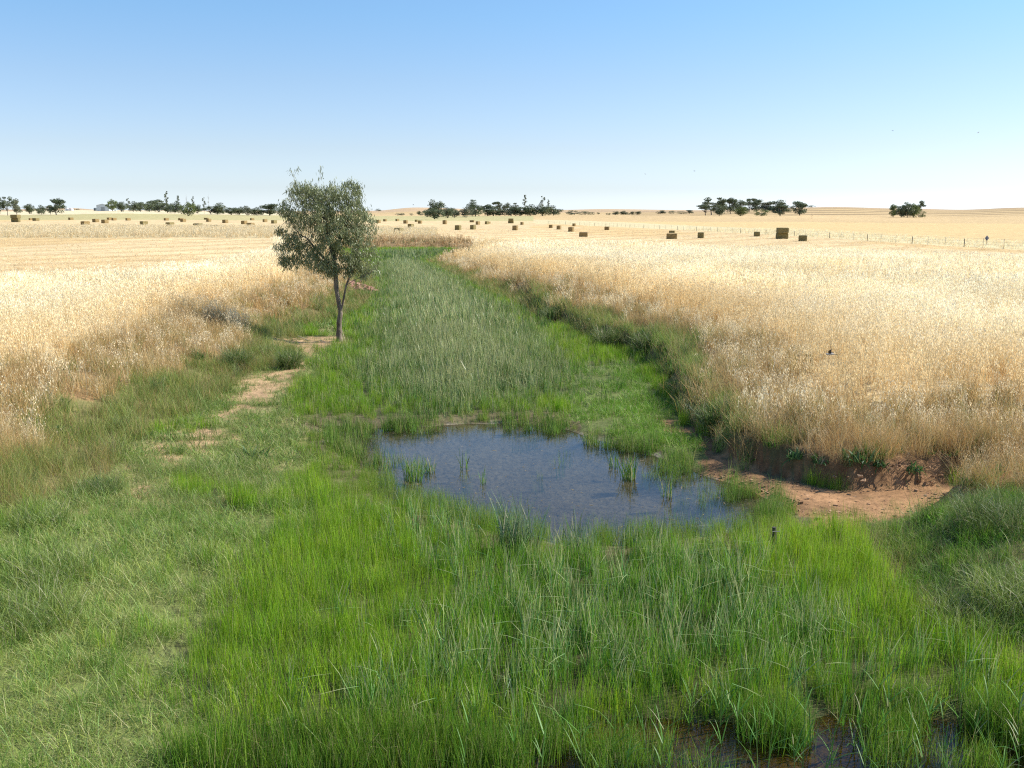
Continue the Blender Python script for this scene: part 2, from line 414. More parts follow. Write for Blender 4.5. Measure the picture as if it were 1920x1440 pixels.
def gmat():
    m = bpy.data.materials.new('ground_material'); nt, nd, ln = nodes_of(m)
    a = N(nd, 'ShaderNodeAttribute', attribute_name='gcol'); s = N(nd, 'ShaderNodeAttribute', attribute_name='stripe')
    geo = N(nd, 'ShaderNodeNewGeometry')
    n1 = N(nd, 'ShaderNodeTexNoise', inp={'Scale': 7.0, 'Detail': 8, 'Roughness': 0.7}); ln.new(geo.outputs['Position'], n1.inputs['Vector'])
    n2 = N(nd, 'ShaderNodeTexNoise', inp={'Scale': 0.35, 'Detail': 6, 'Roughness': 0.65}); ln.new(geo.outputs['Position'], n2.inputs['Vector'])
    mr = N(nd, 'ShaderNodeMapRange', inp={'From Min': 0.3, 'From Max': 0.7, 'To Min': 0.6, 'To Max': 1.35}); ln.new(n1.outputs['Fac'], mr.inputs[0])
    mr2 = N(nd, 'ShaderNodeMapRange', inp={'From Min': 0.3, 'From Max': 0.7, 'To Min': 0.82, 'To Max': 1.15}); ln.new(n2.outputs['Fac'], mr2.inputs[0])
    mu = N(nd, 'ShaderNodeMath', operation='MULTIPLY'); ln.new(mr.outputs[0], mu.inputs[0]); ln.new(mr2.outputs[0], mu.inputs[1])
    c = mixc(nd, ln, a.outputs['Color'], mu.outputs[0], 1.0, 'MULTIPLY')
    # cut rows: near stubble (R of stripe), windrows on the far hills (G of stripe)
    sep = N(nd, 'ShaderNodeSeparateColor'); ln.new(s.outputs['Color'], sep.inputs[0])
    def rows(rot, scale, dist, dsc, col, mask, lo, hi):
        mp = N(nd, 'ShaderNodeMapping'); mp.inputs['Rotation'].default_value = (0, 0, rot); ln.new(geo.outputs['Position'], mp.inputs[0])
        w = N(nd, 'ShaderNodeTexWave', inp={'Scale': scale, 'Distortion': dist, 'Detail': 3, 'Detail Scale': dsc, 'Detail Roughness': 0.6}); ln.new(mp.outputs[0], w.inputs['Vector'])
        r = N(nd, 'ShaderNodeMapRange', inp={'From Min': lo, 'From Max': hi}); ln.new(w.outputs['Fac'], r.inputs[0])
        mm = N(nd, 'ShaderNodeMath', operation='MULTIPLY'); ln.new(r.outputs[0], mm.inputs[0]); ln.new(mask, mm.inputs[1])
        return mixc(nd, ln, c, col, mm.outputs[0])
    c = rows(math.radians(28), 0.035, 6.0, 0.5, (0.30, 0.18, 0.06), sep.outputs['Red'], 0.5, 1.35)
    c = rows(math.radians(76), 0.0036, 3.2, 1.0, (0.13, 0.09, 0.05), sep.outputs['Green'], 0.62, 0.9)
    pr = N(nd, 'ShaderNodeBsdfPrincipled', inp={'Roughness': 0.95, 'Specular IOR Level': 0.1}); ln.new(c, pr.inputs['Base Color'])
    bp = N(nd, 'ShaderNodeBump', inp={'Strength': 0.7, 'Distance': 0.05}); ln.new(n1.outputs['Fac'], bp.inputs['Height']); ln.new(bp.outputs[0], pr.inputs['Normal'])
    o = N(nd, 'ShaderNodeOutputMaterial'); ln.new(pr.outputs[0], o.inputs[0])
    return m
az = np.concatenate([np.arange(-180, -34, 3.0), np.arange(-34, 34.01, 0.085), np.arange(37, 180, 3.0)])
rr = np.concatenate([[0.5, 2.0, 3.5], np.geomspace(5, 400, 520), np.geomspace(404, 6000, 170)])
A, Rr = np.meshgrid(np.radians(az), rr, indexing='xy')
GX = (Rr * np.sin(A)).ravel(); GY = (Rr * np.cos(A)).ravel()
GZ = np.concatenate([H(GX[i:i + 60000], GY[i:i + 60000]) for i in range(0, len(GX), 60000)])
zc, dfl = classify(GX, GY)
gcol = np.array([GC[k] for k in zc])
zi, inv = np.unique(zc, return_inverse=True)
# far paddocks differ in colour; sliced by depth and direction
D = GY; U = 960 + FPX * GX / np.maximum(GY, 1)
farm = (zc == 'far')
tone = fbm(GX, GY * 0.35, 160, 51)
band = np.sin(D / 55 + 6 * fbm(GX, GY, 400, 52))
fc = np.array(GC['far']) * (0.86 + 0.3 * tone)[:, None]
gold = farm & (D < 420); fc[gold] = np.array((0.60, 0.43, 0.20)) * (0.9 + 0.2 * tone[gold])[:, None]
olive = farm & (U < 1000) & (D > 400) & (D < 640 + 60 * band); fc[olive] = np.array((0.42, 0.36, 0.17)) * (0.9 + 0.25 * tone[olive])[:, None]
pale = farm & (U < 560) & (D > 640); fc[pale] = (0.66, 0.55, 0.34)
hill = farm & (D > 1250); fc[hill] = np.array((0.47, 0.33, 0.19)) * (0.85 + 0.35 * tone[hill])[:, None]
gcol[farm] = fc[farm]
big = fbm(GX, GY, 18, 55)
mst = (zc == 'stubble'); gcol[mst] *= (0.86 + 0.3 * big[mst])[:, None]
gcol[mst & (fbm(GX, GY * 0.3, 30, 57) > 0.56)] *= np.array([0.95, 0.9, 0.8])
gcol *= (0.9 + 0.2 * vnoise(GX, GY, 0.6, 58))[:, None]
msoil = (zc == 'soil') | (zc == 'path') | (zc == 'lip')
gcol[msoil] *= (0.55 + 0.9 * fbm(GX[msoil], GY[msoil], 0.5, 60, 4))[:, None] * np.array([1.05, 1.0, 0.92])
mw = (zc == 'pond') | (zc == 'front')
gcol[mw] *= (0.75 + 0.5 * fbm(GX[mw], GY[mw], 0.9, 59, 4))[:, None]
stripe = np.zeros((len(GX), 3))
stripe[mst, 0] = (0.15 + 0.7 * big[mst])
hr = farm & (U > 1180) & (D > 640) & (D < 1500)
stripe[hr, 1] = (0.25 + 0.9 * fbm(GX[hr], GY[hr], 120, 85)) * sstep((D[hr] - 640) / 120)
na = len(az); nr = len(rr)
ii = np.arange(nr - 1)[:, None] * na + np.arange(na - 1)[None, :]
F = np.stack([ii, ii + 1, ii + na + 1, ii + na], -1).reshape(-1, 4)[:, ::-1]
k = np.arange(nr - 1) * na
wrap = np.stack([k + na - 1, k, k + na, k + 2 * na - 1], -1)[:, ::-1]
g = mesh_np('ground', np.stack([GX, GY, GZ], -1), [F, wrap], [gmat()], smooth=True,
            attrs={'gcol': ('FLOAT_COLOR', gcol), 'stripe': ('FLOAT_COLOR', stripe)})
tag(obj('ground', g), kind='structure')

# ------------------------------------------------------------------ water
def water_mat(name, tintc):
    m = bpy.data.materials.new(name); nt, nd, ln = nodes_of(m)
    geo = N(nd, 'ShaderNodeNewGeometry')
    ns = N(nd, 'ShaderNodeTexNoise', inp={'Scale': 7.0, 'Detail': 4, 'Roughness': 0.6}); ln.new(geo.outputs['Position'], ns.inputs['Vector'])
    bp = N(nd, 'ShaderNodeBump', inp={'Strength': 0.05, 'Distance': 0.05}); ln.new(ns.outputs['Fac'], bp.inputs['Height'])
    fr = N(nd, 'ShaderNodeFresnel', inp={'IOR': 1.33}); ln.new(bp.outputs[0], fr.inputs['Normal'])
    gl = N(nd, 'ShaderNodeBsdfGlossy', inp={'Roughness': 0.04}); gl.inputs['Color'].default_value = (1, 1, 1, 1); ln.new(bp.outputs[0], gl.inputs['Normal'])
    tr = N(nd, 'ShaderNodeBsdfTransparent'); tr.inputs['Color'].default_value = (*tintc, 1)
    mx = N(nd, 'ShaderNodeMixShader'); ln.new(fr.outputs[0], mx.inputs[0]); ln.new(tr.outputs[0], mx.inputs[1]); ln.new(gl.outputs[0], mx.inputs[2])
    o = N(nd, 'ShaderNodeOutputMaterial'); ln.new(mx.outputs[0], o.inputs[0])
    return m
WM = water_mat('pond_water_material', (0.68, 0.66, 0.58))
WM2 = water_mat('creek_water_material', (0.74, 0.68, 0.48))
def water(name, poly, mat, grow):
    c = poly.mean(0); P = c + (poly - c) * grow
    if ((P[:, 0] * np.roll(P[:, 1], -1)) - (np.roll(P[:, 0], -1) * P[:, 1])).sum() < 0: P = P[::-1]
    return tag(obj(name, mesh_np(name, np.hstack([P, np.zeros((len(P), 1))]), [np.arange(len(P))[None, :]], [mat])), kind='structure')
water('pond', POND, WM, 1.12)
wp = FRONT.copy(); water('water', wp, WM2, 1.06)

# ------------------------------------------------------------------ grass clump prototypes
def blades(rng, n, rad, h, w, lean=0.25, curve=0.3, segs=3, dead=0.1, tipdead=0.0, kink=0.0, var=0.25, upright_w=0.6, hue=0.08):
    """n curved blades; returns V,F,C"""
    V = []; Fq = []; C = []
    base = rng.random(n) * 2 * math.pi; rr_ = rad * np.sqrt(rng.random(n))
    bx, by = rr_ * np.cos(base), rr_ * np.sin(base)
    hh = rng.uniform(h[0], h[1], n); ww = w * rng.uniform(0.7, 1.3, n)
    la = rng.random(n) * 2 * math.pi; le = np.abs(rng.normal(0, lean, n)); cu = np.abs(rng.normal(curve, curve * 0.5, n))
    fa = rng.random(n) * 2 * math.pi
    kk = rng.random(n) < kink
    dd = rng.random(n) < dead
    t = np.linspace(0, 1, segs + 1)
    off = 0
    for i in range(n):
        ang = le[i] + cu[i] * t ** 1.5
        if kk[i]:
            kp = rng.uniform(0.5, 0.8); ang = ang + np.where(t > kp, rng.uniform(0.8, 2.0), 0)
        ds = hh[i] / segs
        hx = np.concatenate([[0], np.cumsum(np.sin(ang[1:]) * ds)]); hz = np.concatenate([[0], np.cumsum(np.cos(ang[1:]) * ds)])
        cx = bx[i] + hx * math.cos(la[i]); cy = by[i] + hx * math.sin(la[i])
        wv = ww[i] * (1 - upright_w * t ** 2) * 0.5; wv[-1] = ww[i] * 0.08
        ox, oy = math.cos(fa[i]) * wv, math.sin(fa[i]) * wv
        Lp = np.stack([cx - ox, cy - oy, hz], -1); Rp = np.stack([cx + ox, cy + oy, hz], -1)
        V.append(np.stack([Lp, Rp], 1).reshape(-1, 3))
        for s in range(segs):
            a = off + 2 * s; Fq.append((a, a + 1, a + 3, a + 2))
        off += 2 * (segs + 1)
        b = rng.uniform(1 - var, 1 + var); hu = rng.normal(0, hue)
        al = np.full(segs + 1, 0.85 if dd[i] else 0.0)
        if tipdead and rng.random() < tipdead: al = np.maximum(al, np.clip((t - 0.5) * 2.2, 0, 0.8))
        col = np.stack([np.full(segs + 1, b * (1 + hu)), np.full(segs + 1, b), np.full(segs + 1, b * (1 - hu)), al], -1)
        C.append(np.repeat(col, 2, 0))
    return np.concatenate(V), np.array(Fq), np.concatenate(C)

def oat_clump(rng, n, m, full=True):
    V, Fq, C = blades(rng, n, 0.22, (0.62, 1.0), 0.0042 * m, lean=0.10, curve=0.22, segs=2, dead=0, var=0.18)
    # leaves
    V2, F2, C2 = blades(rng, max(4, n // 2), 0.24, (0.3, 0.6), 0.008 * m, lean=0.3, curve=0.9, segs=2, dead=0, var=0.25)
    Vs, Fs, Cs = [V, V2], [Fq, F2 + len(V)], [C, C2]
    off = len(V) + len(V2)
    ns = 9 if full else 5
    SL, SW = (0.032, 0.011) if full else (0.045 * m ** 0.45, 0.014 * m ** 0.6)
    for i in range(n):
        top = V[i * 6 + 4]; mid = V[i * 6 + 2]
        ax = (top - mid); ax /= np.linalg.norm(ax)
        for j in range(ns):
            tt = rng.uniform(-0.02, 0.24); r = rng.uniform(0.01, 0.06 if tt > 0.05 else 0.03)
            a = rng.random() * 6.283
            p = top - ax * tt + np.array([math.cos(a) * r, math.sin(a) * r, -0.005])
            dn = np.array([math.cos(a) * 0.45, math.sin(a) * 0.45, -1.0]) * SL * rng.uniform(0.8, 1.3) / 1.1
            f = rng.random() * 6.283; sw = np.array([math.cos(f), math.sin(f), 0.25 * rng.normal()]) * SW * 0.5
            Vs.append(np.array([p, p + dn * 0.45 + sw, p + dn, p + dn * 0.45 - sw])); Fs.append(np.array([(off, off + 1, off + 2, off + 3)]))
            b = rng.uniform(0.95, 1.45); Cs.append(np.tile([b * 1.0, b * 1.02, b * 1.08, 0.0], (4, 1)))
            off += 4
    return np.concatenate(Vs), np.concatenate(Fs), np.concatenate(Cs)

def join(parts):
    Vs, Fs, Cs = [], [], []; off = 0
    for V, Fq, C in parts:
        Vs.append(V); Fs.append(Fq + off); Cs.append(C); off += len(V)
    return np.concatenate(Vs), np.concatenate(Fs), np.concatenate(Cs)

LODM = [1.0, 1.9, 3.6, 7.5]
LODD = [0, 17, 36, 85]
def proto(kind, rng, l):
    m = LODM[l]; q = 1 / m ** 0.62
    c = lambda k: max(3, int(k * q))
    if kind == 'oat': return oat_clump(rng, c(13), m, l == 0)
    if kind == 'fine': return join([blades(rng, c(46), 0.2, (0.25, 0.55), 0.0035 * m, 0.25, 0.55, 3 if l == 0 else 2, dead=0.1, var=0.3, hue=0.1)])
    if kind == 'reed': return join([blades(rng, c(40), 0.17, (0.28, 0.58), 0.0046 * m, 0.11, 0.2, 3 if l == 0 else 2, dead=0.07, tipdead=0.15, kink=0.05, var=0.5, hue=0.13)])
    if kind == 'typha': return join([blades(rng, c(14), 0.15, (0.42, 1.0), (0.0145 if l == 0 else 0.0105) * m ** 0.75, 0.13, 0.22, 4 if l == 0 else 3, dead=0.10, tipdead=0.6, kink=0.14, var=0.55, hue=0.08)])
    if kind == 'short': return join([blades(rng, c(60), 0.18, (0.08, 0.26), 0.004 * m, 0.75, 0.9, 3 if l == 0 else 2, dead=0.2, var=0.3, hue=0.1)])
    if kind == 'tussock': return join([blades(rng, c(110), 0.12, (0.35, 0.62), 0.0038 * m, 0.35, 1.0, 4 if l < 2 else 2, dead=0.1, var=0.3, hue=0.08)])
    if kind == 'stub': return join([blades(rng, c(26), 0.2, (0.04, 0.17), 0.006 * m, 0.5, 0.3, 1, dead=0, var=0.3)])
    if kind == 'clod':
        Vs, Fs, Cs = [], [], []
        for i in range(c(14)):
            p = np.append(rng.uniform(-.22, .22, 2), 0.0); s_ = rng.uniform(.003, .012) * (1 if rng.random() < .85 else 2.0)
            V = np.array([(a, b, e) for a in (-1, 1) for b in (-1, 1) for e in (-1, 1)], float) * s_ * rng.uniform(.6, 1.2, 3) * np.array([1.2, 1, .7]) + rng.normal(0, s_ * .2, (8, 3)) + p
            Vs.append(V); Fs.append(np.array([(0, 1, 3, 2), (4, 6, 7, 5), (0, 4, 5, 1), (2, 3, 7, 6), (0, 2, 6, 4), (1, 5, 7, 3)]) + 8 * i); b_ = rng.uniform(.6, 1.2); Cs.append(np.tile([b_, b_, b_, 0], (8, 1)))
        return np.concatenate(Vs), np.concatenate(Fs), np.concatenate(Cs)
    if kind == 'leafy':
        return join([blades(rng, c(16), 0.1, (0.08, 0.2), 0.035 * m ** 0.7, 0.8, 0.7, 3, dead=0.03, var=0.3, upright_w=0.9)])
GM = {k: grass_mat(k + '_grass_material', **kw) for k, kw in {
    'oat': dict(straw=(0.7, 0.58, 0.36), rough=0.5, trans=0.35), 'fine': dict(straw=(0.5, 0.36, 0.18)), 'reed': dict(straw=(0.5, 0.42, 0.2), trans=0.38, rough=0.5),
    'typha': dict(straw=(0.62, 0.56, 0.27), rough=0.38, trans=0.25, spec=0.55), 'short': dict(straw=(0.55, 0.5, 0.25)), 'tussock': dict(straw=(0.5, 0.42, 0.24)),
    'stub': dict(straw=(0.6, 0.45, 0.22)), 'leafy': dict(straw=(0.4, 0.3, 0.15), rough=0.45), 'clod': dict(rough=0.95, trans=0.0, spec=0.1)}.items()}
NV = 5
PC = {}
for kind in GM:
    pc = bpy.data.collections.new('proto_' + kind)      # never linked to the scene
    for l in range(4):
        for v in range(NV):
            rng = np.random.default_rng(sum(map(ord, kind)) * 100 + l * 10 + v)
            V, Fq, C = proto(kind, rng, l)
            me = mesh_np('%s_%d_%02d' % (kind, l, v), V, [Fq], [GM[kind]], attrs={'bcol': ('FLOAT_COLOR', C)})
            o = bpy.data.objects.new('%s_%d_%02d' % (kind, l, v), me); pc.objects.link(o)
    PC[kind] = pc

def gn_tree(kind):
    ng = bpy.data.node_groups.new('scatter_' + kind, 'GeometryNodeTree')
    ng.interface.new_socket('Geometry', in_out='INPUT', socket_type='NodeSocketGeometry')
    ng.interface.new_socket('Geometry', in_out='OUTPUT', socket_type='NodeSocketGeometry')
    nd, ln = ng.nodes, ng.links
    gi = nd.new('NodeGroupInput'); go = nd.new('NodeGroupOutput')
    ip = nd.new('GeometryNodeInstanceOnPoints'); ip.inputs['Pick Instance'].default_value = True
    ci = nd.new('GeometryNodeCollectionInfo'); ci.inputs['Collection'].default_value = PC[kind]
    ci.inputs['Separate Children'].default_value = True; ci.inputs['Reset Children'].default_value = True
    def na_(name, typ):
        n = nd.new('GeometryNodeInputNamedAttribute'); n.data_type = typ; n.inputs['Name'].default_value = name; return n.outputs['Attribute']
    ln.new(gi.outputs[0], ip.inputs['Points']); ln.new(ci.outputs[0], ip.inputs['Instance'])
    ln.new(na_('idx', 'INT'), ip.inputs['Instance Index'])
    ln.new(na_('rot', 'FLOAT_VECTOR'), ip.inputs['Rotation']); ln.new(na_('scl', 'FLOAT_VECTOR'), ip.inputs['Scale'])
    ln.new(ip.outputs[0], go.inputs[0])
    return ng
GN = {}

# layers per zone: (stuff object, kind, density per m2, height scale lo/hi, tint a, tint b, bunching)
OAT_A, OAT_B = (0.78, 0.64, 0.37), (0.91, 0.83, 0.60)
LAY = {
    'oats': [('dry_oat_grass', 'oat', 17, (0.8, 1.12), OAT_A, OAT_B, 0.0), ('brown_bank_grass', 'fine', 3, (0.6, 1.0), (0.45, 0.27, 0.11), (0.58, 0.4, 0.18), 0.3)],
    'bankbrown': [('dry_oat_grass', 'oat', 7, (0.55, 0.85), (0.68, 0.53, 0.29), (0.84, 0.70, 0.44), 0.2), ('brown_bank_grass', 'fine', 22, (0.8, 1.3), (0.52, 0.34, 0.14), (0.66, 0.51, 0.24), 0.1),
                  ('green_bank_grass', 'fine', 6, (0.7, 1.1), (0.19, 0.24, 0.05), (0.30, 0.30, 0.08), 0.4)],
    'bankgreen': [('green_bank_grass', 'fine', 26, (0.6, 1.15), (0.16, 0.25, 0.045), (0.33, 0.36, 0.09), 0.1), ('brown_bank_grass', 'fine', 7, (0.7, 1.1), (0.38, 0.24, 0.1), (0.42, 0.32, 0.13), 0.3),
                  ('bank_tussocks', 'tussock', 0.7, (0.6, 1.1), (0.10, 0.15, 0.05), (0.18, 0.22, 0.09), 0.5)],
    'lip': [('green_bank_grass', 'fine', 3, (0.4, 0.8), (0.12, 0.17, 0.04), (0.2, 0.22, 0.06), 0.4)],
    'rustcap': [('bank_tussocks', 'tussock', 4, (0.5, 0.95), (0.12, 0.19, 0.05), (0.34, 0.32, 0.12), 0.3), ('dry_oat_grass', 'oat', 8, (0.5, 0.85), (0.6, 0.43, 0.22), (0.75, 0.6, 0.35), 0.1), ('brown_bank_grass', 'fine', 34, (0.8, 1.5), (0.42, 0.25, 0.1), (0.58, 0.42, 0.18), 0.05), ('green_bank_grass', 'fine', 9, (0.6, 1.1), (0.12, 0.22, 0.03), (0.28, 0.32, 0.08), 0.5), ('clover_patch', 'leafy', 14, (0.7, 1.5), (0.06, 0.16, 0.02), (0.12, 0.24, 0.035), 0.5)],
    'cap': [('clover_patch', 'leafy', 5, (0.8, 1.5), (0.06, 0.16, 0.02), (0.12, 0.24, 0.035), 0.5), ('green_bank_grass', 'fine', 40, (0.5, 1.15), (0.14, 0.27, 0.03), (0.36, 0.42, 0.10), 0.15), ('brown_bank_grass', 'fine', 16, (0.6, 1.2), (0.42, 0.29, 0.12), (0.6, 0.45, 0.2), 0.2), ('bank_tussocks', 'tussock', 1.0, (0.6, 1.0), (0.10, 0.15, 0.05), (0.17, 0.2, 0.08), 0.3)],
    'green': [('bright_green_rushes', 'reed', 56, (0.42, 0.88), (0.14, 0.30, 0.01), (0.32, 0.47, 0.03), 0.05), ('low_green_grass', 'short', 8, (0.7, 1.3), (0.12, 0.2, 0.03), (0.22, 0.27, 0.07), 0.1)],
    'margin': [('bright_green_rushes', 'reed', 44, (0.25, 0.62), (0.13, 0.24, 0.015), (0.26, 0.38, 0.04), 0.12), ('low_green_grass', 'short', 10, (0.5, 1.1), (0.14, 0.24, 0.03), (0.26, 0.33, 0.06), 0.2)],
    'green2': [('low_green_grass', 'short', 34, (0.8, 1.3), (0.14, 0.30, 0.02), (0.22, 0.38, 0.04), 0.1), ('bright_green_rushes', 'reed', 18, (0.3, 0.6), (0.12, 0.25, 0.02), (0.18, 0.3, 0.04), 0.3)],
    'short': [('low_green_grass', 'short', 52, (0.8, 1.5), (0.15, 0.28, 0.03), (0.40, 0.46, 0.13), 0.1), ('bright_green_rushes', 'reed', 12, (0.3, 0.7), (0.10, 0.24, 0.02), (0.18, 0.32, 0.035), 0.45)],
    'reed': [('reed_bed', 'typha', 42, (0.58, 0.92), (0.08, 0.18, 0.035), (0.25, 0.35, 0.11), 0.0), ('bright_green_rushes', 'reed', 5, (0.9, 1.2), (0.08, 0.17, 0.03), (0.13, 0.22, 0.04), 0.3)],
    'frontreed': [('reed_bed', 'typha', 34, (0.34, 0.72), (0.07, 0.19, 0.03), (0.22, 0.38, 0.11), 0.05), ('bright_green_rushes', 'reed', 34, (0.5, 0.95), (0.10, 0.26, 0.01), (0.22, 0.41, 0.03), 0.05)],
    'rshould': [('clover_patch', 'leafy', 14, (0.6, 1.2), (0.08, 0.21, 0.02), (0.15, 0.30, 0.04), 0.35), ('low_green_grass', 'short', 36, (0.9, 1.5), (0.12, 0.26, 0.02), (0.20, 0.36, 0.04), 0.1), ('bright_green_rushes', 'reed', 10, (0.4, 0.8), (0.12, 0.26, 0.015), (0.2, 0.34, 0.03), 0.4), ('green_bank_grass', 'fine', 12, (0.5, 0.9), (0.09, 0.16, 0.035), (0.17, 0.2, 0.06), 0.35),
                ('bank_tussocks', 'tussock', 1.2, (0.5, 1.0), (0.075, 0.14, 0.04), (0.12, 0.17, 0.06), 0.5)],
    'leftlow': [('low_green_grass', 'short', 34, (0.7, 1.6), (0.14, 0.25, 0.035), (0.30, 0.37, 0.09), 0.30), ('green_bank_grass', 'fine', 6, (0.4, 0.8), (0.13, 0.2, 0.04), (0.25, 0.28, 0.08), 0.4)],
    'path': [('soil_clods', 'clod', 4, (0.6, 1.2), (0.38, 0.25, 0.13), (0.46, 0.33, 0.2), 0.3), ('low_green_grass', 'short', 20, (0.4, 1.0), (0.16, 0.24, 0.05), (0.30, 0.32, 0.1), 0.55), ('bright_green_rushes', 'reed', 2.0, (0.3, 0.6), (0.10, 0.2, 0.03), (0.14, 0.22, 0.04), 0.5)],
    'soil': [('soil_clods', 'clod', 22, (0.7, 1.3), (0.30, 0.16, 0.085), (0.42, 0.27, 0.16), 0.25), ('bright_green_rushes', 'reed', 1.2, (0.3, 0.6), (0.10, 0.2, 0.03), (0.14, 0.22, 0.04), 0.6), ('low_green_grass', 'short', 1.0, (0.4, 0.7), (0.12, 0.2, 0.04), (0.2, 0.2, 0.08), 0.5)],
    'stubble': [('cut_stubble', 'stub', 9, (0.7, 1.2), (0.66, 0.48, 0.24), (0.85, 0.69, 0.43), 0.1)],
    'stripL': [('dry_oat_grass', 'oat', 7, (0.9, 1.2), (0.60, 0.48, 0.26), (0.74, 0.62, 0.4), 0.0)],
    'stripR': [('roadside_grass', 'oat', 6, (0.5, 0.8), (0.74, 0.62, 0.38), (0.88, 0.78, 0.52), 0.0)],
    'creekend': [('dry_oat_grass', 'oat', 6, (0.8, 1.1), (0.5, 0.33, 0.15), (0.7, 0.52, 0.28), 0.0), ('brown_bank_grass', 'fine', 8, (0.8, 1.3), (0.3, 0.17, 0.08), (0.40, 0.28, 0.12), 0.1), ('green_bank_grass', 'fine', 4, (0.8, 1.3), (0.1, 0.14, 0.05), (0.2, 0.2, 0.07), 0.4)],
    'pond': [], 'front': [], 'far': []}
PTS = {}
def add_pts(name, kind, x, y, s, tint, zoff=0.0, hs=None):
    n = len(x)
    if n == 0: return
    l = np.searchsorted(LODD, y, side='right') - 1
    z = H(x, y) + zoff
    PTS.setdefault((name, kind), []).append((np.stack([x, y, z - 0.015], -1), l * NV + RNG.integers(0, NV, n), s, tint))
def scatter(y0, y1, dscale):
    mx_ = 4.0 if y1 <= 20 else 2.5
    area = 0.565 * (y1 ** 2 - y0 ** 2) + 2 * mx_ * (y1 - y0)
    done = {}
    cand = int(area * 60 * dscale)
    for c0 in range(0, cand, 200000):
        n = min(200000, cand - c0)
        y = np.sqrt(RNG.uniform(y0 ** 2, y1 ** 2, n)); x = RNG.uniform(-1, 1, n) * (0.565 * y + mx_)
        z, d = classify(x, y)
        bunch = fbm(x, y, 0.55, 61); bn2 = fbm(x, y, 3.0, 62); fine = RNG.random(n)
        hts = fbm(x, y, 1.8, 63)
        for zk in np.unique(z):
            for (nm, kind, dens, hs, ta, tb, bu) in LAY.get(zk, []):
                p = np.full(n, dens / 60.0)
                if bu: p = p * np.clip((bunch + 0.3 * (bn2 - 0.5) - 0.5 * (0.55 + bu * 0.5)) * 9 + 0.5, 0.45 if bu < 0.08 else 0.02, 1.0 + bu * 0.6)
                m = (z == zk) & (RNG.random(n) < p)
                if not m.any(): continue
                k = int(m.sum()); t = np.clip(bn2[m] * 0.9 + RNG.normal(0, 0.22, k) + 0.05, 0, 1)[:, None]
                tint = (np.array(ta) * (1 - t) + np.array(tb) * t) * RNG.uniform(0.88, 1.12, (k, 1))
                s = RNG.uniform(hs[0], hs[1], k) * (0.85 + 0.3 * hts[m])
                if zk == 'green': s = s * np.where(y[m] < 15, 1.12, 0.85)
                if zk == 'reed' and kind == 'typha': s = s * np.clip(0.62 - 0.13 * sdist(np.stack([x[m], y[m]], -1), Z['reed']), 0.5, 0.95)
                if zk in ('oats',):
                    rs = np.clip((d[m] + 2.5 * (fbm(x[m], y[m], 3.0, 67) - .5) - 2.0) / 5.5, 0, 1)[:, None]      # rusty brown near the banks, cream in the open field
                    rust = np.array([0.86, 0.73, 0.53]); tint = tint * (rust * (1 - rs) + rs) * (0.86 + 0.3 * fbm(x[m], y[m], 4.0, 66))[:, None]
                    s = s * (0.82 + 0.18 * rs[:, 0])
                add_pts(nm, kind, x[m], y[m], s, tint)
scatter(6.5, 20, 1.0)
scatter(20, 40, 0.85)
scatter(40, 85, 0.6)
scatter(85, 255, 0.14)

# sparse blades standing in the pond and the front pool, thicker along the shore
def shore(poly, n, wid, kind, nm, hs, ta, tb, off, thr=0.42):
    lo = poly.min(0) - 1; hi = poly.max(0) + 1; lo[1] = max(lo[1], 7.5)
    x = RNG.uniform(lo[0], hi[0], n); y = RNG.uniform(lo[1], hi[1], n)
    d = sdist(np.stack([x, y], -1), poly)
    cl = fbm(x, y, 0.5, 71)
    p = np.exp(-np.abs(np.minimum(d + off, 0)) / wid) * np.clip((cl - thr) * 7, 0, 1) * (d < 0)
    m = RNG.random(n) < p; k = int(m.sum()); t = RNG.random((k, 1))
    add_pts(nm, kind, x[m], y[m], RNG.uniform(hs[0], hs[1], k), np.array(ta) * (1 - t) + np.array(tb) * t)
shore(POND, 9000, 0.34, 'reed', 'bright_green_rushes', (0.5, 0.95), (0.12, 0.23, 0.03), (0.2, 0.3, 0.05), 0.1)
shore(POND, 2600, 1.3, 'reed', 'bright_green_rushes', (0.3, 0.8), (0.12, 0.23, 0.03), (0.2, 0.3, 0.05), 0.1, 0.57)
shore(FRONT, 11000, 0.5, 'reed', 'bright_green_rushes', (0.5, 0.95), (0.10, 0.23, 0.02), (0.2, 0.34, 0.03), 0.0, 0.43)

